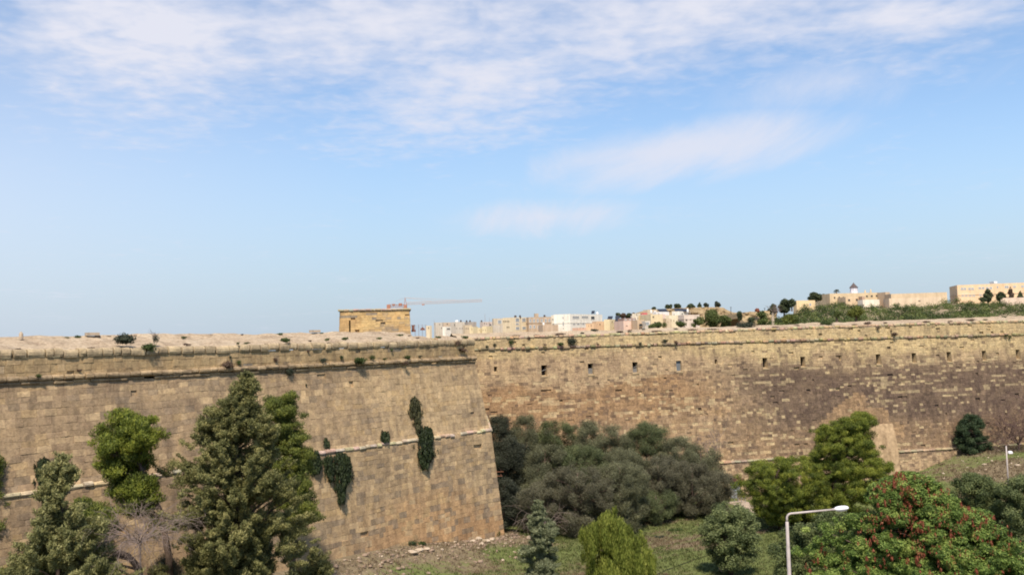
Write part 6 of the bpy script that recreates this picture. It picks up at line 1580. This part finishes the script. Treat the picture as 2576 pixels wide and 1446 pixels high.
far_tree('dark tree behind the pale dead trunk', 'R4', 1500, 300, 340, 560, 262, 'wood_dark')
far_tree('dark tree touching the yellow hilltop building', 'R4', 1680, 268, 170, 440, 285, 'wood_dark')
far_tree('dark green tree at the lower edge of the wooded slope, nearest the outcrop', 'R4', 1230, 405, 230, 600, 258, 'wood_dark')
far_tree('broad dark tree standing behind the yellow hilltop building', 'R4', 2210, 145, 360, 300, 318, 'wood_dark')
far_tree('smaller dark tree between the yellow building and the fort', 'R4', 2440, 175, 200, 310, 330, 'wood_dark')
far_tree('green bush on the outcrop below the red bush', 'R4', 980, 580, 330, 850, 205, 'wood')
far_tree('grey-green bush at the foot of the outcrop', 'R4', 720, 730, 220, 850, 185, 'wood_dark')
far_tree('dark narrow tree in the gap between ridge and outcrop', 'R4', 455, 560, 130, 780, 300, 'wood_dark')
far_tree('dark red bush on the crest of the outcrop', 'R4', 888, 495, 120, 560, 375, 'pod', name='bush', cat='bush')
far_tree('large green bush beside the long grey-pink house', 'R3', 2260, 330, 520, 660, 250, 'wood')
far_tree('green bush right of the large one, at the foot of the ridge', 'R3', 2560, 440, 330, 670, 245, 'wood')
far_tree('low green bush in front of the ridge, right of the hedge', 'R3', 1880, 540, 300, 650, 240, 'wood')
far_tree('low clipped hedge bush under the lit garden house', 'R3', 1540, 590, 330, 655, 235, 'wood', name='bush', cat='bush')
far_tree('dark hedge bush below the garage door house', 'R3', 1000, 620, 420, 680, 225, 'wood', name='bush', cat='bush')
far_tree('dark round bush below the yellow veranda house', 'R3', 860, 650, 160, 700, 215, 'wood', name='bush', cat='bush')
far_tree('first dark tree of the row on the ridge crest', 'R3', 1260, 175, 200, 250, 478, 'wood_dark')
far_tree('dark tree in the middle of the row on the ridge crest', 'R3', 1450, 170, 230, 246, 480, 'wood_dark')
far_tree('last dark tree of the row on the ridge crest', 'R3', 1720, 172, 300, 242, 480, 'wood_dark')
far_tree('low olive bush at the left end of the ridge crest', 'R3', 920, 243, 130, 282, 470, 'wood_dark', name='bush', cat='bush')
far_tree('small pointed tree alone on the ridge crest', 'R3', 1980, 120, 120, 224, 470, 'wood_dark', conic=True)
far_tree('thin round tree on the ridge crest beside the pointed one', 'R3', 2135, 138, 120, 225, 470, 'greytuft')
far_tree('round tree on the ridge crest furthest from the town', 'R3', 2378, 112, 180, 222, 470, 'greytuft')
far_tree('dark bushy conifer in front of the school windows', 'R6', 1680, 420, 240, 690, 290, 'wood_dark')
far_tree('reddish-brown conifer in front of the school', 'R6', 2240, 330, 180, 660, 292, 'dry', conic=True, dens=0.8)
far_tree('dark low tree beside the reddish conifer at the school', 'R6', 2010, 500, 260, 680, 289, 'wood_dark')
far_tree('dark small conifer at the picture edge before the school', 'R6', 2480, 460, 150, 620, 291, 'wood_dark', conic=True)
far_tree('dark shrub at the foot of the school between the lower windows and the pale wall', 'R6', 1560, 600, 200, 700, 287, 'wood_dark', name='bush', cat='bush')
for k, (x, y, w) in enumerate(((60, 420, 150), (190, 425, 150), (320, 425, 150), (430, 420, 110))):
    far_tree('dark bush of the far hedge line behind the pink house', 'R3', x, y - 50, w, y + 60, 430, 'dry' if k % 2 else 'wood_dark', name='bush', cat='bush', group='far hedge line bushes')
# palm beside the fort
pp = at(*zz('R5', 390, 385), 335); pm = empty('palm_tree', pp - Vector((0, 0, 3)), 'small palm tree rising beside the fort cupola', 'tree'); ptop = at(*zz('R5', 392, 300), 335)
mb = MB(); mb.tube([pp - Vector((0, 0, 3)), pp.lerp(ptop, 0.5), ptop], [0.28, 0.2, 0.2], 7); mb.build('trunk', M['bark'], pm)
Pq, Aq, Nq = [], [], []
for i in range(26):
    t = random.uniform(0, 6.28); el = random.uniform(-0.3, 1.2); L0 = 0.62
    for k in range(9):
        s = (k + 0.5) / 9; d = Vector((math.cos(t) * math.cos(el), math.sin(t) * math.cos(el), math.sin(el) - s * 0.8)) * L0 * s * 2.0
        Pq.append(tuple(ptop + d)); Aq.append((d.x + random.gauss(0, 0.2), d.y + random.gauss(0, 0.2), d.z - 0.3)); Nq.append((random.gauss(0, 1), random.gauss(0, 1), 1))
leaf_mesh('crown', np.array(Pq), np.array(Aq), np.array(Nq), np.full(len(Pq), 0.55), np.full(len(Pq), 0.16), RNG.normal(0.4, 0.2, len(Pq)), M['wood_dark'], pm)
# pale dead trunk on the slope
pd = at(*zz('R4', 1240, 835), 185); pt_ = at(*zz('R4', 1235, 590), 185); dt = empty('dead_tree', pd - Vector((0, 0, 1)), 'pale dead trunk with a grey crown of bare twigs on the slope', 'tree')
mb = MB(); mb.tube([pd - Vector((0, 0, 1)), pd.lerp(pt_, 0.5), pt_], [0.32, 0.26, 0.22], 8); mb.build('trunk', M['rock'], dt); mb = MB()
for i in range(9): branchy(mb, pt_ - Vector((0, 0, 0.4)), Vector((random.gauss(0.4, 0.5), random.gauss(0, 0.4), 0.9)), 1.3, 0.05, 3, 0.0, 0.5, 3)
mb.build('branches', M['twig'], dt)
for x, y0, y1, lb in ((253, 450, 560, 'thin dark pole on the ridge slope'), (1045, 475, 560, 'thin dark pole on the rock outcrop')):
    a = at(*zz('R4', x, y0), 400); b = at(*zz('R4', x, y1), 400); mb = MB(); mb.tube([b - Vector((0, 0, 2)), a], [0.14, 0.1], 6); mb.tube([a + Vector((-0.5, 0, -0.2)), a + Vector((0.5, 0, -0.2))], [0.06, 0.06], 5)
    tag(mb.build('utility_pole', M['bark_dark'], None, origin=b), lb, 'pole')
